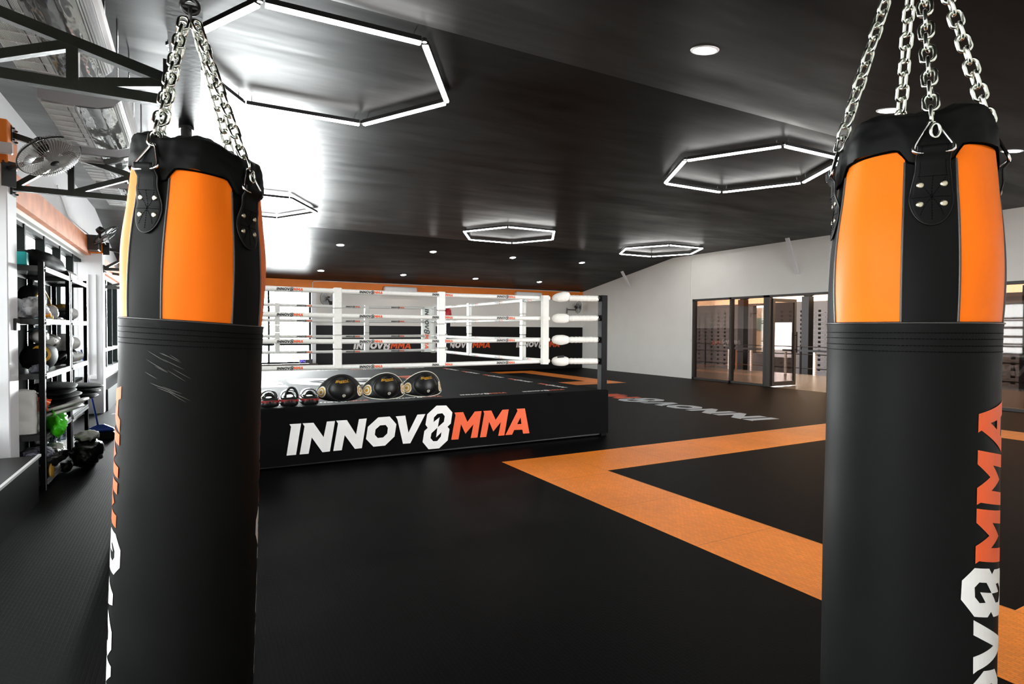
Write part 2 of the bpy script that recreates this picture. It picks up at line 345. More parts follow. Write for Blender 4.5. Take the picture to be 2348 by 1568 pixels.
def logo(mb, fn, which=None, bands=0, flip=False, mw=0, mo=1):
    for k in (which or GL.keys()):
        mi = mw if k in WHITEG else mo
        for t in TRI[k]:
            polys = [[tuple(p) for p in t]]
            if bands:
                cuts = [-0.3 + 1.65*i/bands for i in range(bands+1)]; res = []
                for i in range(bands):
                    q = clipband(polys[0], cuts[i], True)
                    if len(q) > 2: q = clipband(q, cuts[i+1], False)
                    if len(q) > 2: res.append(q)
                polys = res
            for q in polys:
                vs = [fn(p[0], p[1]) for p in q]
                a = sum(q[i-1][0]*q[i][1]-q[i][0]*q[i-1][1] for i in range(len(q)))
                idx = list(range(len(q)))
                if (a < 0) != flip: idx.reverse()
                mb.add(vs, [idx], mi)
    return mb
def plane_fn(o, dx, dy, h):
    o, dx, dy = Vector(o), Vector(dx).normalized(), Vector(dy).normalized()
    return lambda x, y: o + dx*x*h + dy*y*h
def text_mb(mb, txt, fn, size, shear=0.0, mi=0, bands=0):
    cu = bpy.data.curves.new('t', 'FONT'); cu.body = txt; cu.size = 1.0; cu.shear = shear; cu.resolution_u = 2
    ob = bpy.data.objects.new('t', cu); COL.objects.link(ob)
    dg = bpy.context.evaluated_depsgraph_get(); me = ob.evaluated_get(dg).to_mesh()
    mb.add([fn(v.co.x*size, v.co.y*size) for v in me.vertices], [list(p.vertices) for p in me.polygons], mi)
    ob.evaluated_get(dg).to_mesh_clear(); bpy.data.objects.remove(ob); bpy.data.curves.remove(cu)
    return mb
# ------------------------------------------------------------------ camera
f, yaw, pit, roll, H = 1334.36, math.radians(28.7894), math.radians(-1.20955), math.radians(0.29149), 1.55
fw = Vector((math.sin(yaw)*math.cos(pit), math.cos(yaw)*math.cos(pit), math.sin(pit)))
r0 = Vector((math.cos(yaw), -math.sin(yaw), 0)); u0 = r0.cross(fw)
Rv = r0*math.cos(roll) + u0*math.sin(roll); Uv = u0*math.cos(roll) - r0*math.sin(roll)
cam = bpy.data.cameras.new('camera'); co = bpy.data.objects.new('camera', cam); COL.objects.link(co)
mw_ = Matrix((Rv, Uv, -fw)).transposed().to_4x4(); mw_.translation = Vector((0, 0, H)); co.matrix_world = mw_
cam.sensor_width = 36; cam.lens = 36*f/2348; cam.clip_start = 0.05; cam.clip_end = 300; SC.camera = co

# ------------------------------------------------------------------ room shell
XL, XR, YB, YF = -1.72, 14.08, 19.6, -0.6
ZR, ZE, YC, YN = 3.97, 3.12, 14.5, 4.45     # ridge plane, eave height, far and near creases
def ceil_z(y):
    if y > YC: return ZR - (y-YC)*(ZR-ZE)/(YB-YC)
    if y < YN: return ZR - (YN-y)*(ZR-ZE)/(YN-YF)
    return ZR
mb = MB(); mb.box((XL-0.2, YF-0.2, -0.12), (XR+0.0, YB+0.2, 0.0)); structure(mb.build('floor', 'floor'), 'black ribbed rubber mat floor of the gym')
# orange frames let into the mats: thin inlaid sheets, 2 mm proud
def fr(mb, x0, y0, x1, y1, wx, wy0, wy1):
    mb.box((x0, y0, 0), (x1, y0+wy0, 0.002)); mb.box((x0, y1-wy1, 0), (x1, y1, 0.002))
    mb.box((x0, y0+wy0, 0), (x0+wx, y1-wy1, 0.002)); mb.box((x1-wx, y0+wy0, 0), (x1, y1-wy1, 0.002))
mb = MB(); fr(mb, 3.17, 0.56, 11.25, 6.0, 0.84, 0.9, 0.9)
tag(mb.build('floor_marking', 'floororange'), 'large orange square border on the mats in front of the ring and behind the right bag', 'floor marking', 'orange mat borders')
mb = MB(); fr(mb, 5.6, 13.45, 11.25, 18.95, 0.78, 0.95, 0.8)
tag(mb.build('floor_marking', 'floororange'), 'far orange square border on the mats, seen beyond the right side of the ring', 'floor marking', 'orange mat borders')
mb = MB(); logo(mb, plane_fn((9.07, 6.69, 0.0025), (0, 1, 0), (-1, 0, 0), 0.63), mw=0, mo=1)
tag(mb.build('floor_lettering', ['inkgrey', 'inkorange']), 'upside-down pale blue and orange gym name lettering on the black floor right of the ring', 'floor lettering')

mb = MB()
ys = [YF-0.2, YN, YC, YB+0.2]
for i in range(3):
    a, b = ys[i], ys[i+1]; za, zb = ceil_z(a), ceil_z(b)
    if i == 0: za = ZR-(YN-a)*(ZR-ZE)/(YN-YF)
    mb.add([(XL-0.2,a,za),(XR+0.2,a,za),(XR+0.2,b,zb),(XL-0.2,b,zb),(XL-0.2,a,za+.1),(XR+0.2,a,za+.1),(XR+0.2,b,zb+.1),(XL-0.2,b,zb+.1)],
           [(0,1,2,3),(7,6,5,4),(0,4,5,1),(2,6,7,3),(1,5,6,2),(3,7,4,0)])
structure(mb.build('ceiling', 'ceiling'), 'streaky glossy black painted ceiling with two creases')

# back wall: orange top band, white middle, black lower, window opening at the left
WX0, WX1, WZ0, WZ1 = -0.9, 3.36, 0.44, 2.76
mb = MB()
def bw(x0, x1, z0, z1):
    for a, b, mi in ((0, 1.66, 2), (1.66, 2.76, 0), (2.76, 3.3, 1)):
        lo, hi = max(a, z0), min(b, z1)
        if hi > lo: mb.box((x0, YB, lo), (x1, YB+0.2, hi), mi)
bw(XL-0.2, WX0, 0, 3.3); bw(WX1, XR+0.2, 0, 3.3); bw(WX0, WX1, 0, WZ0); bw(WX0, WX1, WZ1, 3.3)
structure(mb.build('wall_back', ['wall', 'orangewall', 'blackwall']), 'back wall, white with black padding below and an orange band on top')
for x in (4.72, 7.83, 10.95):
    mb = MB(); logo(mb, plane_fn((x, YB-0.004, 0.87), (1, 0, 0), (0, 0, 1), 0.222))
    tag(mb.build('wall_lettering', ['inkwhite', 'inkorange']), {4.72: 'gym name lettering on the black back wall, leftmost of three, behind the ring ropes',
        7.83: 'middle gym name lettering on the black back wall, beside the back ring post',
        10.95: 'gym name lettering on the black back wall, rightmost of three, nearest the white right wall'}[x], 'wall lettering', 'gym names along the back wall')
# back window
win = structure(part('window_1', None), 'bright back window with thin dark frame')
mb = MB()
for x in (WX0+.02, 0.65, 2.1, WX1-.03): mb.box((x-.03, YB+.02, WZ0), (x+.03, YB+.08, WZ1))
for z in (WZ0+.02, 1.04, 1.94, WZ1-.02): mb.box((WX0, YB+.02, z-.03), (WX1, YB+.08, z+.03))
mb.build('window_frame', 'frame', win)
MB().box((WX0, YB+.045, WZ0), (WX1, YB+.051, WZ1)).build('window_pane', 'glass', win)
structure(MB().box((WX1, YB-0.14, 0.44), (WX1+0.13, YB, 2.76), 0).build('trim_1', 'bluewall'), 'white jamb beside the back window')
structure(MB().box((WX0-.1, YB-0.30, 0.37), (WX1+0.16, YB, 0.44), 0, .01).build('trim_2', 'sill'), 'dark brown sill under the back window')

# right wall with glazed front
OZ, OY0, OY1 = 2.55, 3.4, 13.58
mb = MB()
def rw(y0, y1, z0, z1f):
    ysx = sorted({y0, y1} | {y for y in (YN, YC) if y0 < y < y1})
    for a, b in zip(ysx, ysx[1:]):
        za, zb = (ceil_z(a), ceil_z(b)) if z1f is None else (z1f, z1f)
        vs = [(XR,a,z0),(XR+.15,a,z0),(XR+.15,b,z0),(XR,b,z0),(XR,a,za),(XR+.15,a,za),(XR+.15,b,zb),(XR,b,zb)]
        mb.add(vs, [(3,2,1,0),(4,5,6,7),(0,1,5,4),(1,2,6,5),(2,3,7,6),(3,0,4,7)])
rw(YF-.2, OY0, 0, None); rw(OY1, YB+.2, 0, None); rw(OY0, OY1, OZ, None)
structure(mb.build('wall_right', 'wall'), 'white right wall above and beside the glazed front')
gf = structure(part('window_2', None), 'glazed front with dark frames in the right wall')
mb = MB(); mu = (13.55, 12.08, 10.9, 9.02, 7.6, 6.2, 4.8, OY0+.03)
for y in mu: mb.box((XR-.02, y-.035, 0), (XR+.12, y+.035, OZ))
mb.box((XR-.02, 10.74, 0), (XR+.12, 10.86, OZ))
mb.box((XR-.02, OY0, OZ-.06), (XR+.12, OY1, OZ)); mb.box((XR-.02, 10.9, 0), (XR+.12, OY1, .06)); mb.box((XR-.02, OY0, 0), (XR+.12, 9.02, .06))
mb.box((XR-.03, 10.80, 0.0), (XR+.12, 10.92, 0.02))
mb.build('window_frame', 'doorframe', gf)
for a, b in ((12.08, 13.55), (10.9, 12.08), (7.6, 9.02), (6.2, 7.6), (4.8, 6.2), (OY0+.03, 4.8)):
    MB().box((XR+.045, a+.03, .06), (XR+.051, b-.03, OZ-.06)).build('window_pane', 'tinted', gf)
dr = structure(part('door_1', None), 'open glass door leaf with dark frame swung outwards')
dr.location = (XR+.08, 10.72, 0.01)
mb = MB()
for x0, x1, z0, z1 in ((0, .09, 0, 2.45), (.93, 1.02, 0, 2.45), (.09, .93, 0, .12), (.09, .93, 2.36, 2.45)): mb.box((x0, -.02, z0), (x1, .02, z1))
mb.build('door_frame', 'doorframe', dr)
MB().box((.09, -.004, .12), (.93, .004, 2.36)).build('door_pane', 'tinted', dr)
mb = MB()
for y in (-.075, .075): mb.cyl((.97, y, .92), (.97, y, 1.52), .014, 10)
for z in (1.02, 1.42): mb.cyl((.97, -.075, z), (.97, .075, z), .009, 8)
h = mb.build('door_handle', 'blacksteel', dr)

# front wall behind the camera with an unseen opening added to light the right bag
mb = MB(); mb.box((XL-.2, YF-.2, 0), (5.5, YF, 3.2)); mb.box((10.5, YF-.2, 0), (XR+.2, YF, 3.2)); mb.box((5.5, YF-.2, 0), (10.5, YF, 0.5)); mb.box((5.5, YF-.2, 2.75), (10.5, YF, 3.2))
structure(mb.build('wall_front', 'wall'), 'white front wall behind the camera')

# left wall: sill wall, header wall, concrete columns with orange caps
SZ, HZ = 0.62, 2.76
mb = MB(); mb.box((XL-.2, YF-.2, 0), (XL, YB+.2, SZ))
for a, b in ((YF-.2, YN), (YN, YC), (YC, YB+.2)):
    za, zb = ceil_z(a), ceil_z(b)
    vs = [(XL-.2,a,HZ),(XL,a,HZ),(XL,b,HZ),(XL-.2,b,HZ),(XL-.2,a,za),(XL,a,za),(XL,b,zb),(XL-.2,b,zb)]
    mb.add(vs, [(3,2,1,0),(4,5,6,7),(0,1,5,4),(1,2,6,5),(2,3,7,6),(3,0,4,7)])
structure(mb.build('wall_left', 'bluewall'), 'white left wall above and below the windows')
COLS = [0.45, 6.60, 12.75, 18.9]
nc = 0
for y in COLS:
    hi = 3.36 if y < 10 else 3.15; lo = 2.98 if y < 10 else 2.88
    if y > 18: hi = 3.1
    mb = MB(); mb.box((XL-.2, y, 0), (-1.41, y+.31, lo), 0, .008); mb.box((XL-.2, y-.012, lo), (-1.40, y+.322, hi), 1, .008)
    nc += 1; structure(mb.build('trim_%d' % (nc+2), ['bluewall', 'orangewall']), 'white painted concrete column with an orange cap on the left wall')
bays = [(COLS[0]+.31, COLS[1]), (COLS[1]+.31, COLS[2]), (COLS[2]+.31, COLS[3])]
for i, (a, b) in enumerate(bays):
    z0 = 2.86 if i < 2 else 2.7
    mb = MB(); mb.box((XL, a, z0-.02), (-1.58, b, z0+.27), 0); mb.box((XL, a, z0-.075), (-1.655, b, z0-.02), 1)
    structure(mb.build('trim_%d' % (nc+3+i), ['fadedorange', 'wall']), 'washed orange beam above the left windows')
    w = structure(part('window_%d' % (i+3), None), 'left wall window with deep dark mullions')
    mb = MB(); y = 8.75 - 1.05*round((8.75-a)/1.05)
    while y < b-.1:
        if y > a+.1: mb.box((XL-.09, y-.03, SZ), (XL+.01, y+.03, HZ))
        y += 1.05
    mb.box((XL-.09, a, HZ-.05), (XL+.0, b, HZ)); mb.box((XL-.09, a, SZ), (XL+.0, b, SZ+.05))
    mb.build('window_frame', 'frame', w)
    MB().box((XL-.09, a, 1.02), (XL+.03, b, 1.09)).build('window_rail', 'white', w)
    MB().box((XL-.055, a, SZ+.05), (XL-.049, b, HZ-.05)).build('window_pane', 'glass', w)
# ------------------------------------------------------------------ heavy bags
def bag(loc, label, rz, tilt_axis, tilt, chain_h, grp='hanging heavy bags', apex=(0, 0, 0), skew=0.0):
    # origin at the hook (where the chains meet); datum J = joint between orange top and black body
    root = thing('heavy_bag', loc, label, 'punching bag', grp)
    root.matrix_world = Matrix.Translation(loc) @ Matrix.Rotation(tilt, 4, tilt_axis) @ Matrix.Rotation(rz, 4, 'Z')
    J = -chain_h
    def P(r, ph, z):      # the filling has slumped to one side: the top leans over a little
        k = .035*max(0, min(1, (z-J+.3)/.3)) + .065*max(0, min(1, (z-J)/.45))
        return Vector((r*math.sin(ph), -r*math.cos(ph), z - skew*k*r*math.sin(ph+rz) if r > .05 else z))
    def rad(z, ph):       # z relative to joint, 0..0.5
        t = max(0, min(1, z/0.47)); c = math.cos(4*ph)
        base = 0.186 + 0.006*math.sin(min(1, t*1.5)*PI) - 0.026*t**2.2
        return base*(1 + (-0.030*c)*min(1, t*2.2)**1.5) + 0.0022*noise.noise(Vector((ph*2.5, z*5, 1)))
    sw = 0.305            # half angle of a black stripe
    # body sleeve
    prof = [(0.1895, 0.004), (0.1915, 0.0), (0.190, -0.012), (0.189, -0.10), (0.190, -0.35), (0.193, -0.75), (0.193, -1.15), (0.188, -1.3), (0.16, -1.345), (0.0, -1.35)]
    zs = [(prof[i][0], prof[i][1]) for i in range(len(prof))]
    mb = MB(); dense = []
    for (ra, za), (rb, zb) in zip(zs, zs[1:]):
        k = max(1, int((za-zb)/0.05))
        for i in range(k): t = i/k; dense.append((ra+(rb-ra)*t, za+(zb-za)*t))
    dense.append(zs[-1])
    def sl(r, z, ph): return r + (0.0012*noise.noise(Vector((math.sin(ph)*3, math.cos(ph)*3, z*4))) if r > .1 else 0)
    n = 96; vs = [P(sl(r, z, 2*PI*k/n), 2*PI*k/n, J+z) for r, z in dense for k in range(n)]
    fs = [[i*n+k, (i+1)*n+k, (i+1)*n+(k+1) % n, i*n+(k+1) % n] for i in range(len(dense)-1) for k in range(n)]
    mb.add(vs, fs, 0, True); body = mb.build('bag_body', 'vinylblack', root)
    def rb(z):
        for (ra, za), (rb_, zb) in zip(zs, zs[1:]):
            if za >= z >= zb: return ra+(rb_-ra)*(za-z)/(za-zb)
        return .19
    mb = MB()             # four rows of stitching under the lip
    for zz in (-0.022, -0.036, -0.052, -0.066):
        for k in range(150):
            a = 2*PI*k/150; b = a + 0.026; r1 = rb(zz)+.0016
            mb.add([P(r1, a, J+zz), P(r1, b, J+zz), P(r1, b, J+zz-.0016), P(r1, a, J+zz-.0016)], [(0, 1, 2, 3)])
    mb.build('stitching', 'thread', body)
    mb = MB(); mb.tube([P(.1925, 2*PI*k/72, J+.001) for k in range(72)], .0022, 6, closed=True); mb.build('sleeve_piping', 'piping', body)
    # upper panels: orange, and black stripes under the straps
    ztop = lambda ph: 0.426 - 0.040/(1+math.exp(-9*(math.cos(4*ph)-.30))) + .004*math.sin(2*ph+1)
    for q in range(4):
        c = q*PI/2
        def fn(u, v, a0=c-sw, a1=c+sw, e=0.0008):
            ph = a0+(a1-a0)*u; z = v*(ztop(ph)+.006); return P(rad(z, ph)+e, ph, J+z)
        MB().grid(fn, 12, 18).build('black_stripe', 'vinylblack', root)
        def fn2(u, v, a0=c+sw, a1=c+PI/2-sw):
            ph = a0+(a1-a0)*u; z = v*(ztop(ph)+.002)
            w = 0.0018*math.sin(u*9+q)*max(0, v-.45)*2 * (1 if 0.05 < u < .95 else 0)
            return P(rad(z, ph)+w, ph, J+z)
        MB().grid(fn2, 24, 22).build('orange_panel', 'vinylorange', root)
        mb = MB()
        for s in (-sw, sw): mb.tube([P(rad(v*.385, c+s)+.001, c+s, J+v*.385) for v in [i/20 for i in range(21)]], .0028, 6)
        mb.build('piping', 'piping', root)
    # collar
    def col(u, v):
        ph = 2*PI*u; zb = ztop(ph)-.008; zt = 0.500 + .006*math.sin(3*ph+1) - .012*math.cos(4*ph)
        if v < .5:
            t = v/.5; z = zb+(zt-zb)*t; r = rad(z, ph)+.0075 + .007*math.sin(PI*t) - .004*t
        elif v < .9:
            t = (v-.5)/.4; z = zt+.018*math.sin(t*PI/2); r = rad(zt, ph)+.0035-.05*t
        else:
            t = (v-.9)/.1; z = zt+.018; r = (rad(zt, ph)-.0465)*(1-t)
        wr = .006*noise.noise(Vector((math.sin(ph)*4, math.cos(ph)*4, v*3+rz)))*(1 if v < .9 else 0) + .003*noise.noise(Vector((ph*7, v*9, rz)))
        return P(r+wr, ph, J+z+wr*.6)
    MB().grid(col, 120, 26, cu=True).build('collar', 'vinylblack', root)
    mb = MB(); mb.tube([P(rad(ztop(a)-.008, a)+.0045, a, J+ztop(a)-.010) for a in [2*PI*k/96 for k in range(96)]], .0028, 6, closed=True); mb.build('collar_piping', 'thread', root)
    # straps, rings, chains
    for q in range(4):
        c = q*PI/2; zb, zt = 0.230, 0.412
        def hw(v):        # half width of the flap
            v = v*.98
            if v < .36: return .043*math.sqrt(max(0.0, 1-((.36-v)/.36)**2))+.0005
            return .043 - .010*min(1, (v-.36)/.35)
        def fs_(u, v):
            w = hw(v)*(2*u-1); z = zb+(zt-zb)*v
            r = rad(min(z, .36), c)+.006 + .012*max(0, min(1, (v-.45)/.2)) + .014*max(0, min(1, (v-.84)/.08))
            return P(r, c+w/r, J+z)
        mb = MB(); mb.grid(lambda u, v: fs_(u, v**1.8), 10, 30); st = mb.build('strap', 'vinylblack', root, solid=.004)
        edge = [fs_(0, (1-i/30)**1.8) for i in range(31)]+[fs_(1, (i/30)**1.8) for i in range(1, 31)]
        MB().tube(edge, .0022, 6).build('strap_piping', 'leather', st)
        mb = MB()
        for a, b in (((0.08, .62), (.92, .62)), ((.15, .60), (.85, .12)), ((.85, .60), (.15, .12)), ((0.05, .36), (.95, .36)), ((.5, .62), (.5, .05)), ((.12, .62), (.12, 1)), ((.88, .62), (.88, 1))):
            for k in range(16):
                t0, t1 = k/16, (k+.6)/16
                mb.tube([fs_(a[0]+(b[0]-a[0])*t, a[1]+(b[1]-a[1])*t)+Vector((math.sin(c), -math.cos(c), 0))*.0026 for t in (t0, t1)], .0006, 4)
        mb.build('strap_stitching', 'thread', st)
        for du, dv in ((.2, .52), (.8, .52), (.22, .27), (.78, .27)):
            p = fs_(du, dv); nrm = Vector((math.sin(c), -math.cos(c), 0))
            MB().lathe([(.0078, .0), (.007, .0018), (.004, .0026), (0, .0028)], p+nrm*.0015, 18, axis=nrm).build('rivet', 'rivet', st)
        rr = rad(.36, c)+.018; side = Vector((math.cos(c), math.sin(c), 0)); out = Vector((math.sin(c), -math.cos(c), 0))
        base = P(rr, c, J+.408); lean = (Vector((0, 0, 0)) - base).normalized()
        corner = [base - side*.047 + out*.004 - lean*.012, base + side*.047 + out*.004 - lean*.012, base + lean*.082 + out*.006]
        pts = []
        for i in range(3):
            A, B, Cc = corner[i-1], corner[i], corner[(i+1) % 3]
            k = .3 if i == 2 else .22
            for t in (0, .25, .5, .75, 1): 
                p0 = B+(A-B)*k; p1 = B+(Cc-B)*k
                pts.append(p0*(1-t)**2+B*2*t*(1-t)+p1*t*t)
        MB().tube(pts, .0042, 10, closed=True).build('triangle_ring', 'chrome', root)
        ch = part('chain', root); a = base+lean*.068+out*.006; b = Vector((0, 0, -.012)) + P(.022, c, 0) + Matrix.Rotation(-rz, 3, 'Z') @ Vector(apex)
        d = b-a; nl = round(d.length/.0325); u = d.normalized(); tw = .35*q+.4
        s1 = u.orthogonal().normalized(); s2 = u.cross(s1)
        for i in range(nl):
            cc = a+d*(i+.5)/nl; an = tw + (PI/2)*(i % 2) + .12*math.sin(i*1.7+q); w = s1*math.cos(an)+s2*math.sin(an)
            lp = []
            for k in range(20):
                t = 2*PI*k/20; x = math.cos(t); y = math.sin(t)
                lp.append(cc + w*.0138*(abs(x)**.75)*math.copysign(1, x) + u*(math.copysign(.0085, y) + .0125*y))
            MB().tube(lp, .0046, 8, closed=True).build('chain_link', 'steel', ch)
        if q == 0:        # spare end link hanging on the ring
            lp = [base+lean*.045+out*.014+side*(.003+.009*math.cos(t))+Vector((0, 0, -.004+.016*math.sin(t))) for t in [2*PI*k/20 for k in range(20)]]
            MB().tube(lp, .0036, 8, closed=True).build('chain_link', 'steel', ch)
    # gym name up the sides of the body
    for k in (0, 1):
        c0 = math.radians(50) + PI*k; h = .117; L0 = 9.0*h; z0 = J-.185-L0; mb = MB()
        logo(mb, lambda x, y: P(rb(z0-J+x*h)+.0014, c0-((y-.5)*h)/.192, z0+x*h), bands=14, flip=False)
        mb.build('printed_name', ['inkwhite', 'inkorange'], body)
    mb = MB(); rs = random.Random(3)
    if chain_h < .95:     # scuffs left by gloves, upper left of the body
        for i in range(16):
            ph = -math.radians(47) + math.radians(rs.uniform(-44, -14)); z = J-.08-rs.uniform(0, .11); l = rs.uniform(.02, .06); sl_ = rs.uniform(-.7, -.35); mb = MB()
            for j in range(8):
                t0, t1 = j/8, (j+1)/8; w0 = .0006*math.sin(PI*t0)+.0001; w1 = .0006*math.sin(PI*t1)+.0001
                q0 = (ph+l*t0/.19, z+l*t0*sl_); q1 = (ph+l*t1/.19, z+l*t1*sl_)
                mb.add([P(.1918, q0[0], q0[1]+w0), P(.1918, q0[0], q0[1]-w0), P(.1918, q1[0], q1[1]-w1), P(.1918, q1[0], q1[1]+w1)], [(0, 1, 2, 3)])
            mb.build('scuff_mark', 'scuff', body)
    return root

# left bag hangs under the beam, the right one nearer the camera
bag(Vector((0.037, 2.00, 2.47)), 'orange and black heavy bag hanging on chains left of the ring, with pale scuffs', math.radians(47), 'Y', math.radians(1.9), .905, apex=(-.037, 0, 0), skew=1.0)
bag(Vector((1.655, .84, 2.60)), 'nearest orange and black heavy bag on chains, at the right edge of the picture', math.radians(-50.7), Vector((-.45, .89, 0)), math.radians(0.0), 1.03)

def hanger(loc, top, label):
    r = thing('bag_hook', loc, label, 'hook', 'black hooks for heavy bags')
    mb = MB(); mb.cyl((0, 0, .05), (0, 0, top-.06), .011, 12); mb.cyl((0, 0, top-.075), (0, 0, top-.02), .03, 6); mb.cyl((0, 0, top-.02), (0, 0, top), .042, 24)
    mb.build('swivel_rod', 'black', r)
    MB().tube([(.022*math.cos(t), 0, .032+.022*math.sin(t)) for t in [2*PI*k/24 for k in range(24)]], .007, 10, closed=True).build('eye', 'black', r)
    mb = MB(); mb.tube([(0, .026*math.sin(t), .0-.026*math.cos(t)+.0) for t in [2*PI*k/24 for k in range(24)]], .0055, 10, closed=True)
    mb.cyl((-.02, 0, .028), (.02, 0, .028), .009, 6); mb.build('shackle', 'black', r)
    return r
BZ = 2.80
hanger((0.0, 2.00, 2.475), BZ-2.475, 'black hook and swivel rod holding the left heavy bag')
hanger((1.655, .84, 2.605), ceil_z(.84)-2.605, 'black hook and swivel rod holding the right heavy bag, above the picture')
hanger((-.025, 4.17, 2.66), BZ-2.66, 'empty black hook under the beam behind the left heavy bag')

# steel beam and trusses on the left
mb = MB(); mb.box((-.085, YF, BZ), (.045, 19.3, BZ+.012)); mb.box((-.03, YF, BZ+.012), (-.01, 19.3, BZ+.16)); mb.box((-.085, YF, BZ+.16), (.045, 19.3, BZ+.172))
bm_ = tag(mb.build('steel_beam', 'blacksteel'), 'long black steel beam running overhead away from the camera', 'beam')
mb = MB()
for y in (2.4, 3.4, 5.0, 6.8, 9, 11.5): mb.box((-.12, y, BZ-.01), (-.083, y+.06, BZ+.09))
mb.build('clamp_plate', 'black', bm_)
def truss(y, label, zl=2.80, zt=3.27, x0=-1.405, x1=-.1):
    r = thing('roof_truss', (x0, y, zl), label, 'truss', 'black trusses between the wall columns and the beam'); w = .052
    L_ = x1-x0; top = lambda x: (zt-zl) - (zt-zl-.11)*x/L_
    MB().bar((0, 0, 0), (L_, 0, 0), w).build('bottom_chord', 'truss', r)
    MB().bar((0, 0, top(0)), (L_, 0, top(L_)), w).build('top_chord', 'truss', r)
    xs = [0, -.97-x0, -.50-x0, L_]
    for x in xs[1:]: MB().bar((x-.01, 0, .02), (x-.01, 0, top(x)-.02), w*.95).build('post', 'truss', r)
    for a, b in zip(xs, xs[1:]): MB().bar((a+.02, 0, .02), (b-.035, 0, top(b)-.02), w*.85).build('diagonal', 'truss', r)
    mb = MB(); mb.box((-.006, -.07, -.07), (.012, .07, .07)); mb.box((-.006, -.07, top(0)-.07), (.012, .07, top(0)+.07))
    for z in (0, top(0)):
        for dy in (-.05, .05):
            for dz in (-.05, .05): mb.cyl((.01, dy, z+dz), (.03, dy, z+dz), .008, 6)
    mb.build('wall_plate', 'black', r)
    return r
truss(3.6, 'nearest black welded truss at the top left corner, in front of the big ceiling unit', 2.745, 3.27, x0=-1.72)
truss(7.05-.28, 'black truss bolted to the first white column below the big wall fan')
truss(12.92, 'black truss on the far white column left of the heavy bag', 2.62, 3.0)
truss(16.0, 'farthest black truss beyond the second column', 2.46, 2.8, x0=-1.72)

# ------------------------------------------------------------------ ceiling lights
hexes = [((1.08, 5.66), 'large nearest hexagon light at the top left, above the left bag'),
         ((7.20, 5.90), 'hexagon light at upper right, cut by the right heavy bag'),
         ((.98, 12.30), 'hexagon light in the bright ceiling patch right of the left heavy bag'),
         ((6.94, 12.76), 'small hexagon light over the middle of the ring'),
         ((12.10, 13.0), 'farthest hexagon light, nearest the white right wall')]
hx = thing('hexagon_light', (*hexes[0][0], 3.9), hexes[0][1], 'ceiling light', 'hexagon led lights')
R6 = 1.24
for k in range(6):
    a, b = (PI/3*k, PI/3*(k+1)); p = Vector((R6*math.cos(a), R6*math.sin(a), 0)); q = Vector((R6*math.cos(b), R6*math.sin(b), 0)); d = (q-p).normalized()
    p2, q2 = p+d*.035, q-d*.035
    hs = MB().bar(p2+Vector((0, 0, .012)), q2+Vector((0, 0, .012)), .054, .040).build('tube_housing', 'black', hx)
    o_ = Vector((0, 0, -.016)); mb = MB(); nn = d.cross(Vector((0, 0, 1)))
    prof = [(-.024, .004), (-.024, -.010), (-.015, -.020), (.015, -.020), (.024, -.010), (.024, .004)]
    mb.add([e+nn*x+Vector((0, 0, z-.008)) for e in (p2, q2) for x, z in prof], [[i, (i+1) % 6, 6+(i+1) % 6, 6+i] for i in range(6)]+[[5, 4, 3, 2, 1, 0], [6, 7, 8, 9, 10, 11]])
    mb.build('light_tube', 'tube', hx)
    mb = MB(); mb.cyl(p+Vector((0, 0, .03)), p+Vector((0, 0, .0)), .022, 10); mb.build('corner_joint', 'black', hx)
    mb = MB(); mb.cyl(p2+d*.05+Vector((0, 0, .03)), p2+d*.05+Vector((0, 0, .07)), .004, 6); mb.cyl(q2-d*.05+Vector((0, 0, .03)), q2-d*.05+Vector((0, 0, .07)), .004, 6); mb.build('mounting_clip', 'chrome', hx)
hx.rotation_euler.z = math.radians(-1)
for (x, y), lb in hexes[1:]:
    dup(hx, (x, y, 3.9), math.radians(-1), lb)

row1 = [3.45, 6.05, 8.65, 11.25]
dl = thing('downlight', (0, 0, 0), '', 'ceiling light', 'round downlights')
MB().lathe([(.085, .0), (.089, -.006), (.108, -.004), (.112, .002), (.085, .002)], n=32).build('trim_ring', 'white', dl)
MB().lathe([(.085, -.003), (.04, -.005), (0, -.006)], n=24).build('lens', 'lamp', dl)
first = True
rows = [('far', 15.72, row1), ('back', 18.4, row1), ('near', 3.38, [.95, 3.6, 6.2, 8.9])]
wd = {'far': 'round downlight in the far ceiling row nearer the camera, %s', 'back': 'round downlight in the row nearest the back wall, %s', 'near': 'large round downlight in the near ceiling, %s'}
pos = {'far': ['leftmost of the row', 'second from left, above the ring', 'third from left', 'rightmost of the row'],
       'back': ['leftmost, by the bright ceiling patch', 'second from left', 'third from left', 'rightmost, toward the white wall'],
       'near': ['hidden above the picture', 'at the top of the picture', 'just left of the right bag under its chains', 'cut by the right edge of the right bag']}
for rn, y, xs in rows:
    for i, x in enumerate(xs):
        if rn == 'near' and i == 0: continue
        o = dl if first else dup(dl); first = False
        o['label'] = wd[rn] % pos[rn][i]
        o.location = (x, y, ceil_z(y)-.0015); sl_ = math.atan((ZR-ZE)/(YB-YC)); o.rotation_euler = (-sl_ if y > YC else sl_, 0, 0)

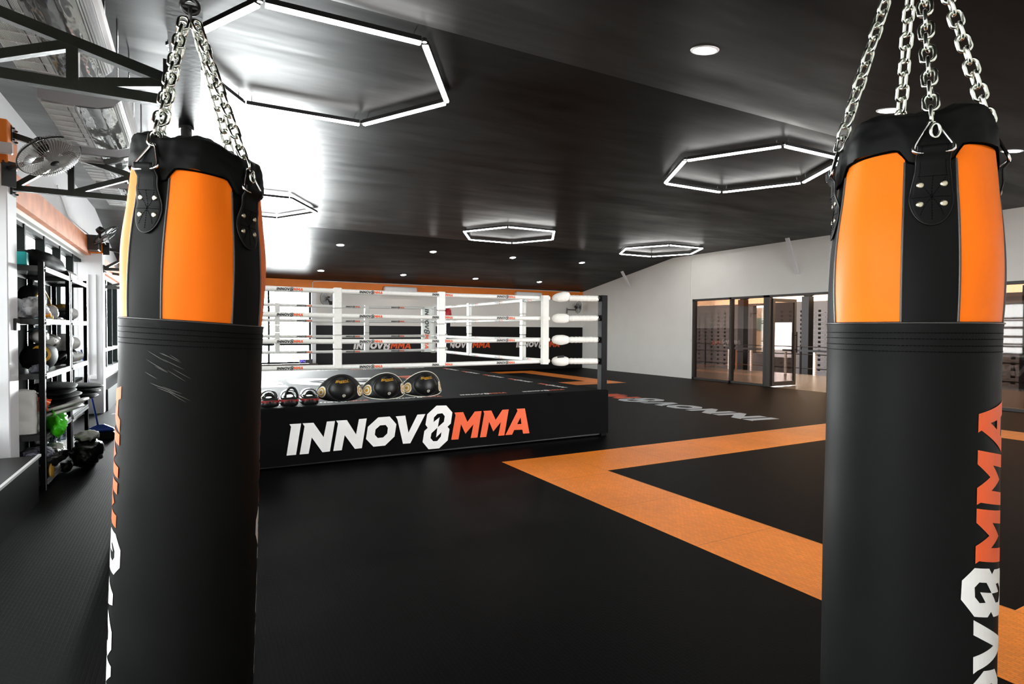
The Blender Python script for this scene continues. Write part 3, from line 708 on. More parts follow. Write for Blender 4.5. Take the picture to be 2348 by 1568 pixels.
# ------------------------------------------------------------------ ceiling-hung air conditioners
def hung_ac(y, label):
    r = thing('ceiling_air_conditioner', (-.92, y, 3.12), label, 'air conditioner', 'row of hung air conditioners'); W, Ln = .50, 1.12
    prof = [(0, .0), (.20, -.012), (.34, -.008), (.43, .02), (.48, .07), (.50, .13), (.50, .20), (0, .20)]
    MB().prism([(x, 0.0, z) for x, z in prof], (0, Ln, 0)).build('casing', 'acbody', r)
    mb = MB()
    for i in range(26): mb.box((.012+i*.0072, .03, -.018), (.0155+i*.0072, Ln-.03, -.008-.0005*i))
    for j in range(9): mb.box((.01, .03+j*(Ln-.07)/8, -.021), (.20, .036+j*(Ln-.07)/8, -.012))
    mb.build('intake_grille', 'white', r)
    MB().grid(lambda u, v: Vector((.21+.22*u, .02+(Ln-.04)*v, -.0165+.034*u**3)), 10, 20).build('glossy_panel', 'acpanel', r)
    mb = MB()
    for i in range(6): mb.box((.437+i*.009, .02, .020+i*.014-.006), (.442+i*.009, Ln-.02, .03+i*.016))
    mb.build('air_louvre', 'white', r)
    for x in (.05, .45):
        for yy in (.1, Ln-.1): MB().cyl((x, yy, .2), (x, yy, min(ceil_z(y+yy), 3.97)-3.12), .006, 8).build('hanging_rod', 'chrome', r)
    return r
a0 = hung_ac(3.42, 'nearest ceiling-hung air conditioner with slatted grille, top left corner')
a0['label'] = 'nearest ceiling-hung air conditioner with slatted grille, top left corner'
dup(a0, (-.92, 5.08, 3.12), 0, 'second ceiling-hung air conditioner, above the big wall fan')
dup(a0, (-.92, 6.45, 3.12), 0, 'third ceiling-hung air conditioner, its dark end showing beside the fan')
dup(a0, (-.92, 7.85, 3.12), 0, 'fourth ceiling-hung air conditioner, small and far, left of the heavy bag')

# ------------------------------------------------------------------ fans
def fan(loc, nrm, mount, label, rad_=.235, dark=False, arm=True):
    n = Vector(nrm).normalized(); r = thing('wall_fan', loc, label, 'fan', 'black wall fans')
    u = n.orthogonal().normalized(); w = n.cross(u); wm = 'darkwire' if dark else 'wire'; wr_ = .0012 if dark else .0022
    def Q(a, rr, h): return (u*math.cos(a)+w*math.sin(a))*rr + n*h
    mb = MB(); ns = 64
    for k in range(ns):
        a = 2*PI*k/ns
        mb.tube([Q(a, .035, .075), Q(a, .12, .068), Q(a, rad_*.92, .035), Q(a, rad_, 0)], wr_, 4)
        mb.tube([Q(a, .05, -.075), Q(a, .14, -.07), Q(a, rad_*.92, -.035), Q(a, rad_, 0)], wr_, 4)
    mb.build('cage', wm, r)
    mb = MB(); mb.tube([Q(2*PI*k/48, rad_+.002, 0) for k in range(48)], .006, 8, closed=True); mb.build('cage_rim', 'black', r)
    mb = MB(); mb.lathe([(0, .08), (.03, .078), (.036, .07), (.036, .066)], axis=n, n=20); mb.build('cage_badge', 'black', r)
    mb = MB(); mb.lathe([(0, .045), (.03, .04), (.035, .0), (.035, -.02)], axis=n, n=20)
    for k in range(3):
        a0_ = 2*PI*k/3
        mb.grid(lambda uu, v, a0_=a0_: Q(a0_+(uu-.1)*1.35*(.55+.45*v), .03+(rad_*.8-.03)*v, .022-.05*uu), 8, 6)
    mb.build('fan_blades', 'blade', r)
    mb = MB(); mb.lathe([(0, -.17), (.045, -.165), (.062, -.13), (.065, -.09), (.06, -.06), (0, -.055)], axis=n, n=20)
    mb.build('motor_housing', 'black', r)
    b = -n*.12; mt = Vector(mount)-Vector(loc)
    mb = MB(); md = b+Vector((0, 0, -.12)); mb.tube([b, (b+md)/2, md, md*.4+mt*.6, mt], .02, 8); mb.build('fan_arm', 'black', r)
    o = (mt-md); o.z = 0; o = o.normalized() if o.length > 1e-3 else Vector((-1, 0, 0))
    mb = MB(); mb.obox(mt-Vector((0, 0, .05)), o*.012, Vector((-o.y, o.x, 0))*.05, Vector((0, 0, .11))); mb.build('wall_bracket', 'black', r)
    return r
fan((-1.04, 6.18, 2.985), (.50, -.30, -.80), (-1.40, 6.62, 2.94), 'big wall fan with pale wire cage on the first white column, left')
fan((-1.31, 12.30, 3.15), (.66, .25, -.72), (-1.35, 12.74, 3.02), 'wall fan tilted sideways over the far white column beside the left bag', dark=True)
fan((3.80, 19.22, 2.52), (-.55, -.8, -.1), (3.98, 19.59, 2.40), 'small wall fan on the back wall right of the bright window', dark=True)
fan((13.62, 19.25, 2.46), (.45, -.85, -.15), (13.30, 19.59, 2.38), 'small black wall fan in the far right corner beyond the ring corner', dark=True)
sp = tag(MB().box((-1.66, 12.38, 2.90), (-1.42, 12.73, 3.16), 0, .012).build('loudspeaker', 'black'), 'black loudspeaker box mounted before the orange cap of the far column', 'loudspeaker')
MB().box((-1.64, 12.372, 2.92), (-1.44, 12.38, 3.14)).build('speaker_grille', 'darkwire', sp, True)

# back wall air conditioners
def wall_ac(x0, x1, label):
    r = thing('wall_air_conditioner', (x0, YB-.22, 2.70), label, 'air conditioner', 'white units on the back wall'); W = x1-x0
    MB().box((0, 0, 0), (W, .218, .3), 0, .03).build('casing', 'white', r)
    mb = MB(); mb.box((.04, -.004, .035), (W-.04, .01, .06)); mb.build('air_flap', 'acbody', r)
    return r
wall_ac(5.72, 6.88, 'white wall air conditioner over the orange band, left one on the back wall')
wall_ac(10.85, 12.0, 'white wall air conditioner, right one on the back wall above the ring ropes')
# ------------------------------------------------------------------ boxing ring
RX0, RX1, RY0, RY1, RZ = -.55, 5.34, 6.78, 12.85, .68
CX0, CX1, CY0, CY1 = .25, 4.62, 7.28, 12.22      # rope corners
ring = thing('boxing_ring', ((RX0+RX1)/2, (RY0+RY1)/2, 0), 'raised boxing ring with black apron, white ropes and black corner posts', 'boxing ring')
MB().box((RX0+.05, RY0+.05, .02), (RX1-.05, RY1-.05, RZ-.05)).build('platform', 'black', ring, True)
def apn(a, b, n):
    a, b = Vector(a), Vector(b); d = (b-a); nrm = Vector(n)
    def fn(u, v):
        p = a+d*u; z = .045+(RZ-.055)*v
        w = .006*noise.noise(Vector((u*9, v*1.2, nrm.x*3+nrm.y)))*(1-v) + .004*math.sin(u*38+nrm.x)*(1-v)**2
        return p+nrm*w+Vector((0, 0, z-.0+.01*(noise.noise(Vector((u*6, 3, 1))))*(1-v)))
    return fn
ap = None
for a, b, n, fl in (((RX0, RY0, 0), (RX1, RY0, 0), (0, -1, 0), 0), ((RX1, RY0, 0), (RX1, RY1, 0), (1, 0, 0), 0), ((RX1, RY1, 0), (RX0, RY1, 0), (0, 1, 0), 0), ((RX0, RY1, 0), (RX0, RY0, 0), (-1, 0, 0), 0)):
    o = MB().grid(apn(a, b, n), 90, 10).build('apron', 'apron', ring, True); ap = ap or o
MB().box((RX0, RY0, RZ-.05), (RX1, RY1, RZ), 0, .018).build('canvas_floor', 'canvas', ring, True); 
cv = [c for c in ring.children if c.name.startswith('canvas_floor')][0]
mb = MB(); logo(mb, plane_fn((.90, RY0-.012, .155), (1, 0, 0), (0, 0, 1), .344)); mb.build('apron_lettering', ['inkwhite', 'inkorange'], ap, True)
mb = MB(); logo(mb, plane_fn((RX1+.012, RY0+1.2, .155), (0, 1, 0), (0, 0, 1), .344)); mb.build('apron_lettering', ['inkwhite', 'inkorange'], [c for c in ring.children if c.name.startswith('apron')][1], True)
mb = MB(); zc = RZ+.002
for k in range(6): logo(mb, plane_fn((-.72+.955*k, 7.03, zc), (1, 0, 0), (0, 1, 0), .077))
for k in range(5): logo(mb, plane_fn((4.97, 7.28+1.02*k, zc), (0, 1, 0), (-1, 0, 0), .086))
for k in range(5): logo(mb, plane_fn((4.6-.955*k, 12.55, zc), (-1, 0, 0), (0, -1, 0), .077))
for k in range(5): logo(mb, plane_fn((-.2, 12.3-1.02*k, zc), (0, -1, 0), (1, 0, 0), .086))
# big emblem in the middle: white word, tall 8, orange word, read from the side
logo(mb, plane_fn((1.25, 9.2, zc), (0, 1, 0), (-1, 0, 0), .49), ('I', 'N', 'N2'))
logo(mb, lambda x, y: Vector((1.35+(1.302-y)*1.09, 9.0+(x-4.57)*1.36, zc)), ('E',))
logo(mb, plane_fn((3.62, 9.25-5.67*.36, zc), (0, 1, 0), (-1, 0, 0), .36), ('M', 'M2', 'A'))
mb.build('canvas_lettering', ['inkwhite', 'inkorange'], cv, True)
# posts
for i, (x, y) in enumerate(((RX1-.06, RY0+.07), (RX1-.07, RY1-.1), (RX0+.06, RY0+.07), (RX0+.06, RY1-.1))):
    p = MB().box((x-.052, y-.052, .0), (x+.052, y+.052, 2.06), 0, .006).build('corner_post', 'blacksteel', ring, True)
    mb = MB()
    for z in (2.02, 1.71, 1.41, 1.10): mb.cyl((x-(.075 if x > 2 else -.075), y, z), (x, y, z), .018, 10)
    mb.build('eye_bolt', 'black', p, True)
# ropes
RH = (2.02, 1.72, 1.405, 1.09); rr = .030
def rope(a, b, z, pside):
    a, b = Vector((*a, z)), Vector((*b, z)); d = (b-a); n = 40
    sag = lambda t: -.012*math.sin(PI*t)
    pts = [a+d*(i/n)+Vector((0, 0, sag(i/n))) for i in range(n+1)]
    o = MB().tube(pts, rr, 16).build('rope', 'rope', ring, True)
    mb = MB(); L_ = d.length; dn = d.normalized(); nrm = Vector((*pside, 0)); h = .0325
    flipd = (nrm.cross(Vector((0, 0, 1))).dot(dn) > 0)
    tdir = dn if not flipd else -dn; st = .61 if abs(dn.x) > .5 else .45
    k = 0
    while st+.96*k+.3 < L_:
        s0 = st+.96*k; base = a+dn*s0 if tdir.dot(dn) > 0 else a+dn*(s0+.29)
        zz = sag((s0+.15)/L_)
        def fn(x, y):
            ang = (y-.5)*h/(rr+.0015); return base+tdir*x*h+Vector((0, 0, zz+(rr+.0018)*math.sin(ang)))+nrm*((rr+.0018)*math.cos(ang))
        logo(mb, fn, bands=5); k += 1
    mb.build('rope_print', ['inkblack', 'inkorange'], o, True)
for z in RH:
    rope((CX0, CY0), (CX1, CY0), z, (0, -1)); rope((CX0, CY1), (CX1, CY1), z, (0, -1))
    rope((CX1, CY0), (CX1, CY1), z, (-1, 0)); rope((CX0, CY0), (CX0, CY1), z, (1, 0))
# spacer straps wrapped round the four ropes
def strap(x, y, ax):
    mb = MB(); w = .047; segs = []
    for i, (za, zb) in enumerate(((2.055, 1.80), (1.80, 1.62), (1.62, 1.47), (1.47, 1.30), (1.30, 1.06))):
        t = .036 if i % 2 == 0 else .033; ww = w*(1+.03*(i % 2))
        if ax: mb.box((x-ww, y-t, zb+.003), (x+ww, y+t, za-.003), 0, .008)
        else: mb.box((x-t, y-ww, zb+.003), (x+t, y+ww, za-.003), 0, .008)
    mb.build('spacer_strap', 'rope', ring, True)
for x in (1.56, 2.92): strap(x, CY0, 1)
for x in (1.46, 3.22): strap(x, CY1, 1)
for y in (8.05, 10.1): strap(CX1, y, 0); strap(CX0, y, 0)
# corner pads, turnbuckle covers and sleeves out to the posts
for i, (cx, cy, px, py) in enumerate(((CX1, CY0, RX1-.06, RY0+.07), (CX1, CY1, RX1-.07, RY1-.1), (CX0, CY0, RX0+.06, RY0+.07), (CX0, CY1, RX0+.06, RY1-.1))):
    c = Vector((cx, cy, 0)); p = Vector((px, py, 0)); d = (p-c).normalized(); inn = -d; sd = Vector((-d.y, d.x, 0))
    q = c+inn*.03; mb = MB()
    prof = [(-.16, -.03), (-.16, .05), (-.13, .085), (.13, .085), (.16, .05), (.16, -.03)]
    mb.prism([q+sd*a+inn*b+Vector((0, 0, 1.05)) for a, b in prof], (0, 0, 1.0)); pd = mb.build('corner_pad', 'pad' if i else 'ropepad', ring, True)
    mb = MB(); h = .098; tx = sd if inn.cross(Vector((0, 0, 1))).dot(sd) < 0 else -sd
    # letters run downwards
    right = Vector((0, 0, 1)).cross(inn); 
    fn = lambda x, y: q+inn*.0875+right*((y-.5)*h)+Vector((0, 0, 2.0-x*h))
    logo(mb, fn); mb.build('pad_print', ['inkblack', 'inkorange'], pd, True)
    Lp = (p-c).length
    for k, z in enumerate(RH):
        s = c+Vector((0, 0, z)); e = p+Vector((0, 0, z+(.005 if k else -.01)))-d*.06
        a = s+d*.04; b = s+d*(.40*Lp); 
        mb = MB()
        def pil(u, v, a=a, b=b, k=k):
            ph = 2*PI*u; t = v; w = (math.sin(PI*min(1, max(0, t)))**.35)
            r_ = .074*w*(1+.10*noise.noise(Vector((math.cos(ph)*2, math.sin(ph)*2+k*3, t*3))))
            if k == 0: r_ *= .75+.5*t
            return a+(b-a)*t+sd*(r_*.75*math.cos(ph))+Vector((0, 0, r_*math.sin(ph)+(.03*t if k == 0 else 0)))
        mb.grid(pil, 28, 18, cu=True); tc_ = mb.build('turnbuckle_cover', 'ropepad', ring, True)
        if k in (0, 3):
            zt = .062 if k == 3 else -.02; m0 = (a+b)/2
            MB().bar(m0-d*.05+Vector((0, 0, zt))-sd*.045, m0+d*.05+Vector((0, 0, zt+.01))-sd*.045, .02, .03).build('cover_tab', 'inkblack' if k == 3 else 'ropepad', tc_, True)
        n = 24; pts = [b-d*.02+(e-b+d*.02)*(j/n) for j in range(n+1)]
        rads = [.045+.0028*math.sin(j*2.1+k)+.002*noise.noise(Vector((j*.7, k, i))) for j in range(n+1)]; rads[0] *= .8; rads[-1] *= .72
        MB().tube(pts, rads, 16).build('rope_sleeve', 'ropepad', ring, True)
        MB().tube([e-d*.01, e+d*.06], .012, 8).build('turnbuckle', 'black', ring, True)

# red thing hanging on the back corner post
r = MB().lump((5.22, 12.60, 1.93), (.075, .05, .12), 0, 5, .25, 2.5, mi=0).build('training_glove', 'red')
tag(r, 'red glove hanging on the back right ring post', 'boxing glove')

# kick pads and belly pads on the ring edge
def kick_pad(loc, rz, label, handle_up=False):
    r = thing('thai_kick_pad', loc, label, 'kick pad', 'kick pads on the ring edge', rz)
    W, Dp, Hh = .100, .19, .105
    def sh(u, v):
        ph = 2*PI*u; th = PI*(v-.5); cx = math.copysign(abs(math.cos(ph))**.5, math.cos(ph)); cy = math.copysign(abs(math.sin(ph))**.6, math.sin(ph))
        ct = max(0, math.cos(th))**.35
        return Vector((W*cx*ct*(1.0 if th < 0 else .93), Dp*cy*ct, Hh/2+Hh/2*math.copysign(abs(math.sin(th))**.7, math.sin(th))))
    MB().grid(sh, 40, 20, cu=True).build('pad_block', 'leather', r)
    mb = MB(); mb.tube([Vector((W*1.0*math.copysign(abs(math.cos(t))**.5, math.cos(t)), Dp*math.copysign(abs(math.sin(t))**.6, math.sin(t)), .078)) for t in [2*PI*k/60 for k in range(60)]], .0018, 6, closed=True)
    for k in range(60):
        t = 2*PI*k/60; x = W*math.copysign(abs(math.cos(t))**.5, math.cos(t)); y = Dp*math.copysign(abs(math.sin(t))**.6, math.sin(t))
        mb.tube([(x*1.008, y*1.008, .056), (x*1.0, y*1.0, .078)], .0016, 4)
    mb.build('red_stitching', 'redthread', r)
    MB().grid(lambda u, v: Vector((-.055+.11*v+.0*u, -.10+.13*u, .100+.055*math.sin(PI*min(1, max(0, v)))**.6*(.7+.3*math.sin(PI*u)))), 10, 14).build('forearm_cushion', 'leather', r, solid=.012)
    for yy, hh in ((.02, .055), (.09, .05)):
        y_ = yy-(.05 if handle_up else 0)-.06
        MB().grid(lambda u, v: Vector((.085*math.cos(PI*u)*(1+.1*math.sin(PI*u)), y_-.024+.048*v, .085+(hh+.040)*math.sin(PI*u)**.8)), 24, 3).build('arm_strap', 'leather', r, solid=.009)
    mb = MB(); hp = -.11 if handle_up else -.02; hz = .085 if handle_up else .06
    mb.tube([Vector((.065*math.cos(t)+(.02 if handle_up else 0), hp-.02*math.sin(t), .085+(hz+(.04 if handle_up else -.02))*math.sin(t))) for t in [PI*k/20 for k in range(21)]], .013, 10); mb.build('handle', 'leather', r)
    mb = MB()
    for s in (-1, 1): mb.tube([Vector((s*.085, -.09+.013*math.cos(t), .098+.013*math.sin(t))) for t in [2*PI*k/16 for k in range(16)]], .003, 6, closed=True)
    mb.build('strap_buckle', 'chrome', r)
    return r
kick_pad((.735, 6.99, RZ+.001), .10, 'black kick pad with red stitching, leftmost of three, half hidden by the bag')
kick_pad((.955, 7.0, RZ+.001), -.05, 'black kick pad with tall raised handle, middle of the three', True)
kick_pad((1.175, 7.0, RZ+.001), -.05, 'black kick pad with red stitching beside the first belly pad')

def belly_pad(loc, rz, label, piping, seed=0):
    r = thing('belly_pad', loc, label, 'belly pad', 'belly pads in a row on the ring edge', rz)
    Wd, Ht = .245, .31
    # shield: wraps back at both sides, peaks in the middle
    def edge(s): return Ht*(.40+.60*math.cos(min(1, abs(s))*PI/2*.98)**.9)
    def low(s): return .012+.035*abs(s)**2.2
    def surf(s, t, e=0.0):   # s -1..1 across, t 0..1 up; e = lift off the face
        if not e: return surf0(s, t)
        a = surf0(s+.01, t)-surf0(s-.01, t); b = surf0(s, t+.01)-surf0(s, t-.01); n = a.cross(b).normalized()
        return surf0(s, t)+n*e
    def surf0(s, t, e=0.0):
        z0, z1 = low(s), edge(s); z = z0+(z1-z0)*t
        a = s*1.0; R = Wd/math.sin(1.0)*1.02
        x = R*math.sin(a); y = R*(1-math.cos(a))*1.0
        y -= .040*max(0, math.sin(PI*min(1, max(0, t))))**.6*(1-min(1, abs(s))**2.5) + e
        y += .05*t
        return Vector((x, y, z))
    def body(u, v):
        return surf(2*u-1, v)
    MB().grid(body, 44, 20).build('shield', 'leather', r, solid=.03)
    def dome(u, v):
        ph = 2*PI*u; q = v; s = .52*q*math.cos(ph); t = .50+.44*q*math.sin(ph)
        return surf(s, t, .028*(1-q**3.5)+.015)
    MB().grid(dome, 44, 14, cu=True).build('belly_dome', 'leather', r)
    mb = MB(); mb.tube([surf(.60*math.cos(t), .49+.47*math.sin(t), .015) for t in [2*PI*k/60 for k in range(60)]], .006, 8, closed=True); mb.build('dome_seam', 'leather', r)
    if piping:
        mb = MB(); pp = [surf(-1+2*i/50, 1, .016) for i in range(51)]+[surf(1-2*i/50, 0, .016) for i in range(51)]; mb.tube(pp, .0045, 6, closed=True); mb.build('cream_piping', 'cream', r)
    for sg in (-1, 1):
        for j, (ra, mi) in enumerate(((.056, 'cream'), (.044, 'gold'), (.032, 'cream'), (.017, 'gold'))):
            def disc(u, v, ra=ra, j=j):
                ph = 2*PI*u; return surf(sg*.80+ra*v*math.cos(ph)/.285, .47+ra*v*math.sin(ph)/.155, .0175+.0012*j)
            if j == 0: tg = MB().grid(disc, 28, 3, cu=True).build('target', mi, r)
            else: MB().grid(disc, 28, 3, cu=True).build('target_ring', mi, tg)
    def front(x, z):
        s = x/.285; t = (z-low(s))/(edge(s)-low(s)); q = min(1, math.hypot(s/.52, (t-.5)/.44)); return surf(s, t, .028*(1-q**3.5)+.018)
    mb = MB(); text_mb(mb, 'Blegend', lambda x, y: front(x-.070, y+.212+x*.12), .038, .35)
    mb.add([front(-.03+.09*i/8, .208+.12*.09*i/8+dz) for dz in (0, .005) for i in range(9)], [[i, i+1, i+10, i+9] for i in range(8)])
    mb.build('gold_script', 'gold', r)
    mb = MB(); c0 = (.008, .078)
    for k in range(24):
        t0, t1 = 2*PI*k/24, 2*PI*(k+1)/24
        mb.add([front(c0[0]+q*math.cos(t), c0[1]+q*math.sin(t)) for q, t in ((.0155, t0), (.0155, t1), (.0125, t1), (.0125, t0))], [(0, 1, 2, 3)])
    for k in range(3):
        t = 2*PI*k/3+.5; mb.add([front(c0[0]+q*math.cos(t+e), c0[1]+q*math.sin(t+e)) for q, e in ((.002, -1), (.0125, -.25), (.0125, .25), (.002, 1))], [(0, 1, 2, 3)])
    mb.build('round_emblem', 'cream', r)
    mb = MB(); mb.tube([surf(s, .4, -.03)+Vector((0, .03, 0)) for s in (-.98, 0, .98)], .012, 8, flat=.5); mb.build('back_strap', 'leather', r)
    return r
belly_pad((1.545, 6.96, RZ+.012), -.04, 'black belly pad with gold script, nearest the kick pads, no pale piping', False)
belly_pad((2.085, 6.96, RZ+.012), .0, 'black belly pad with cream piping, middle of the three belly pads', True)
belly_pad((2.61, 7.02, RZ+.012), .02, 'black belly pad with cream piping, rightmost of the row on the ring edge', True)
# ------------------------------------------------------------------ left side: platform, shelves and what lies on them
pf = thing('low_platform', (XL, YF, 0), 'low black platform with a bright edge strip, bottom left corner', 'platform')
MB().box((XL+.01, YF+.02, 0), (-1.21, 6.57, .405)).build('platform_body', 'platform', pf, True)
MB().box((-1.213, YF+.02, .398), (-1.19, 6.57, .418)).build('edge_strip', 'white', pf, True)
mb = MB(); pts = [Vector(p) for p in ((-1.62, 5.0, .41), (-1.52, 5.6, .41), (-1.46, 6.1, .41), (-1.44, 6.4, .41), (-1.5, 6.52, .41))]
mb.tube([pts[0]+(pts[1]-pts[0])*t for t in (0, .5)]+pts[1:], .004, 6); tag(mb.build('cable', 'black'), 'thin black cable lying on the low platform by the column', 'cable')
mb = MB(); mb.tube([(-1.71, 5.4, 3.06), (-1.62, 6.0, 3.10), (-1.53, 6.4, 3.13), (-1.46, 6.585, 3.12), (-1.41, 6.585, 3.11)], .012, 8)
tag(mb.build('cable', 'white'), 'white cable running to the junction box on the orange column cap', 'cable')
jb = tag(MB().box((-1.46, 6.545, 3.05), (-1.36, 6.588, 3.15), 0, .008).build('junction_box', 'white'), 'white junction box on the orange cap of the first column', 'junction box')
tag(MB().box((-1.408, 6.74, 1.52), (-1.385, 6.86, 1.63), 0, .004).build('wall_switch', 'black'), 'black switch box on the side of the first white column', 'switch')
sk = tag(MB().box((-1.60, 12.71, .62), (-1.50, 12.75, .70), 0, .004).build('wall_socket', 'white'), 'white double socket at the foot of the conduits on the far column', 'socket')
mb = MB()
for x in (-1.64, -1.53): mb.box((x, 12.725, .69), (x+.025, 12.748, 2.5))
tag(mb.build('cable_conduit', 'white'), 'pair of white conduits running down the far column', 'conduit')
mb = MB(); mb.tube([(-1.70, 10.6, 3.6), (-1.70, 11.4, 3.3), (-1.66, 12.2, 3.25), (-1.6, 12.6, 3.2), (-1.55, 12.70, 3.12)], .010, 6)
tag(mb.build('cable_conduit', 'white'), 'pale bent conduit coming down the left wall to the far column fan', 'conduit')
structure(MB().box((XL, 13.10, 0), (-1.38, 18.8, .40)).build('trim_9', 'black'), 'black box base along the left wall beyond the far column')
structure(MB().box((XL, 13.08, .62), (-1.45, 18.85, .65)).build('trim_10', 'white'), 'white window ledge beyond the far column')

SX0, SX1 = -1.60, -1.225
def rack(y0, y1, label, levels=(.10, .53, 1.11, 1.63, 2.13), back=True):
    r = thing('storage_rack', (SX1, y0, 0), label, 'shelf rack', 'black storage racks by the left windows')
    for x, sx in ((SX0, 1), (SX1, -1)):
        for y, sy in ((y0, 1), (y1, -1)):
            mb = MB(); mb.box((x, y, 0), (x+sx*.004, y+sy*.045, 2.17)); mb.box((x, y, 0), (x+sx*.045, y+sy*.004, 2.17))
            o = mb.build('upright', 'blacksteel', r, True)
            if sx == -1:
                mb = MB(); mb.box((x-.003, y-(.002 if sy > 0 else 0)+(.045*0), 0), (x+.0015, y+(.004 if sy > 0 else .002), 2.17)); mb.build('upright_edge', 'greyframe', o, True)
    for z in levels:
        s = MB().box((SX0+.003, y0+.005, z-.012), (SX1-.003, y1-.005, z)).build('shelf', 'black', r, True)
        mb = MB()
        for x in (SX1-.004, SX0+.001): mb.box((x, y0+.045, z-.052), (x+.003, y1-.045, z-.008)); 
        for y in (y0+.002, y1-.006): mb.box((SX0, y, z-.052), (SX1, y+.003, z-.008))
        mb.build('shelf_beam', 'black', r, True)
        mb = MB(); mb.box((SX1-.001, y0+.045, z-.018), (SX1+.006, y1-.045, z-.002)); mb.box((SX1-.001, y0+.045, z-.052), (SX1+.009, y1-.045, z-.024)); mb.build('beam_lip', 'greyframe', r, True)
    if back: MB().box((SX0-.012, y0+.05, .1), (SX0-.002, y1-.05, 2.12)).build('back_panel', 'thread', r, True)
    return r
rack(6.95, 8.30, 'nearer black storage rack of the two, full of sports gear, beside the first white column')
rack(8.345, 9.55, 'farther black storage rack of the two, its back post before the window')

def item(name, mb, mats, label, cat, group=None, solid=0): return tag(mb.build(name, mats, solid=solid), label, cat, group)
X_ = -1.42
Z1, Z2, Z3, Z4, Z5 = .10, .53, 1.11, 1.63, 2.13
# top shelf
item('gear_bag', MB().lump((X_, 7.75, Z5+.10), (.19, .62, .10), 0, 2, .10, 2.2, p=2.6, flatb=-.098), 'gear', 'long black gear bag slumped on the top shelf of the nearer rack', 'bag')
mb = MB()
for x, z in ((-1.30, .05), (-1.40, .052)): mb.tube([(x, 8.42, Z5+z), (x, 8.75, Z5+z), (x, 9.0, Z5+z)], [.042, .05, .046], 14)
item('rolled_mat', mb, 'black', 'rolled black mats at the far end of the top shelf', 'mat')
item('storage_box', MB().box((-1.56, 7.0, Z5+.001), (-1.36, 7.10, Z5+.13), 0, .01), 'teal', 'teal plastic box on the top shelf next to the white column', 'box')
# second shelf
item('plastic_bag', MB().lump((-1.36, 7.18, Z4+.10), (.12, .17, .10), 0, 3, .28, 3.5, flatb=-.098), 'whitefilm', 'clear crumpled plastic bag on the second shelf beside the column', 'plastic bag')
item('plastic_cup', MB().lathe([(0, .075), (.03, .072), (.05, .055), (.058, .025), (.058, 0), (0, 0)], (-1.275, 7.22, Z4+.022), 24), 'orangeplastic', 'orange round plastic lid dome in a clear tray, second shelf', 'container')
item('food_tray', MB().box((-1.34, 7.12, Z4+.001), (-1.235, 7.34, Z4+.02), 0, .005), 'bottle', 'clear plastic tray under the orange dome, second shelf', 'tray')
item('plastic_cup', MB().lathe([(0, .05), (.028, .046), (.034, .02), (.03, 0), (0, 0)], (-1.27, 7.43, Z4+.001), 18), 'yellow', 'small yellow cup between the orange dome and the white ball', 'container')
item('white_ball', MB().lump((-1.32, 7.80, Z4+.075), (.07, .085, .075), 0, 1, .05, 2), 'whitefilm', 'white wrapped ball on the second shelf right of the front post', 'ball')
item('wrist_wrap', MB().lump((-1.29, 7.98, Z4+.015), (.045, .18, .014), .1, 4, .15, 5, flatb=-.013), 'whiteleather', 'flat white wraps on the second shelf edge', 'wrap')
hg = thing('focus_shield', (-1.46, 7.72, Z4+.002), 'big black rounded shield with a gold rim standing on the second shelf', 'strike shield')
mb = MB(); mb.lump((0, 0, .18), (.10, .36, .178), 0, 4, .04, 2, p=2.3, flatb=-.178); mb.build('shield_body', 'gear', hg)
mb = MB(); mb.tube([Vector((.09+.012*math.cos(3*t), .33*math.cos(t), .13+.20*math.sin(t))) for t in [PI*k/30 for k in range(31)]], .014, 8, flat=.5); mb.build('gold_rim', 'goldleather', hg)
def glove(loc, rz, m1, m2, label, s=1.0, grp=None):
    r = thing('boxing_glove', loc, label, 'boxing glove', grp, rz)
    MB().lump((0, .03*s, .065*s), (.062*s, .085*s, .062*s), 0, 2, .06, 1.6, p=2.4).build('mitt', m1, r)
    MB().lump((.055*s, .01*s, .055*s), (.026*s, .055*s, .028*s), .25, 3, .04, 2).build('thumb', m1, r)
    mb = MB(); mb.tube([(0, -.05*s, .058*s), (0, -.10*s, .056*s), (0, -.145*s, .056*s)], [.043*s, .045*s, .047*s], 18); mb.build('cuff', m2, r)
    return r
glove((-1.40, 8.22, Z4+.004), 2.6, 'goldleather', 'leather', 'gold boxing glove behind the middle posts on the second shelf', 1.35, 'gold gloves on the second shelf')
glove((-1.34, 8.62, Z4+.004), 2.9, 'goldleather', 'whiteleather', 'gold and white boxing glove right of the middle posts, second shelf', 1.5, 'gold gloves on the second shelf')
# third shelf
bp_ = thing('round_belly_pad', (-1.36, 7.50, Z3+.003), 'large round black belly pad with a gold target lying on the third shelf', 'belly pad')
MB().lump((0, 0, .14), (.13, .42, .138), 0, 8, .03, 1.5, p=2.3, flatb=-.137).build('pad_body', 'gear', bp_)
for ra, mi, e in ((.085, 'gold', 0), (.055, 'leather', .002), (.03, 'gold', .004)):
    mb = MB(); mb.lathe([(ra, 0), (ra*.98, .003), (0, .004)], (.070+e, -.325, .18), 24, axis=(.62, -.72, .30)); mb.build('target', mi, bp_)
mb = MB(); mb.tube([(.09, .34, .10), (.13, .46, .14), (.12, .53, .10), (.08, .50, .04), (.05, .40, .04)], .02, 8); mb.build('loop_handle', 'gear', bp_)
mb = MB(); mb.lathe([(.020, 0), (.02, .002), (0, .003)], (.072, -.34, .09), 18, axis=(.62, -.76, -.2)); mb.build('round_emblem', 'whiteleather', bp_)
item('folded_cloth', MB().lump((-1.29, 7.10, Z3+.04), (.06, .11, .04), 0, 6, .3, 4, p=3.2, flatb=-.038), 'greycloth', 'folded grey cloth on the third shelf beside the column', 'cloth')
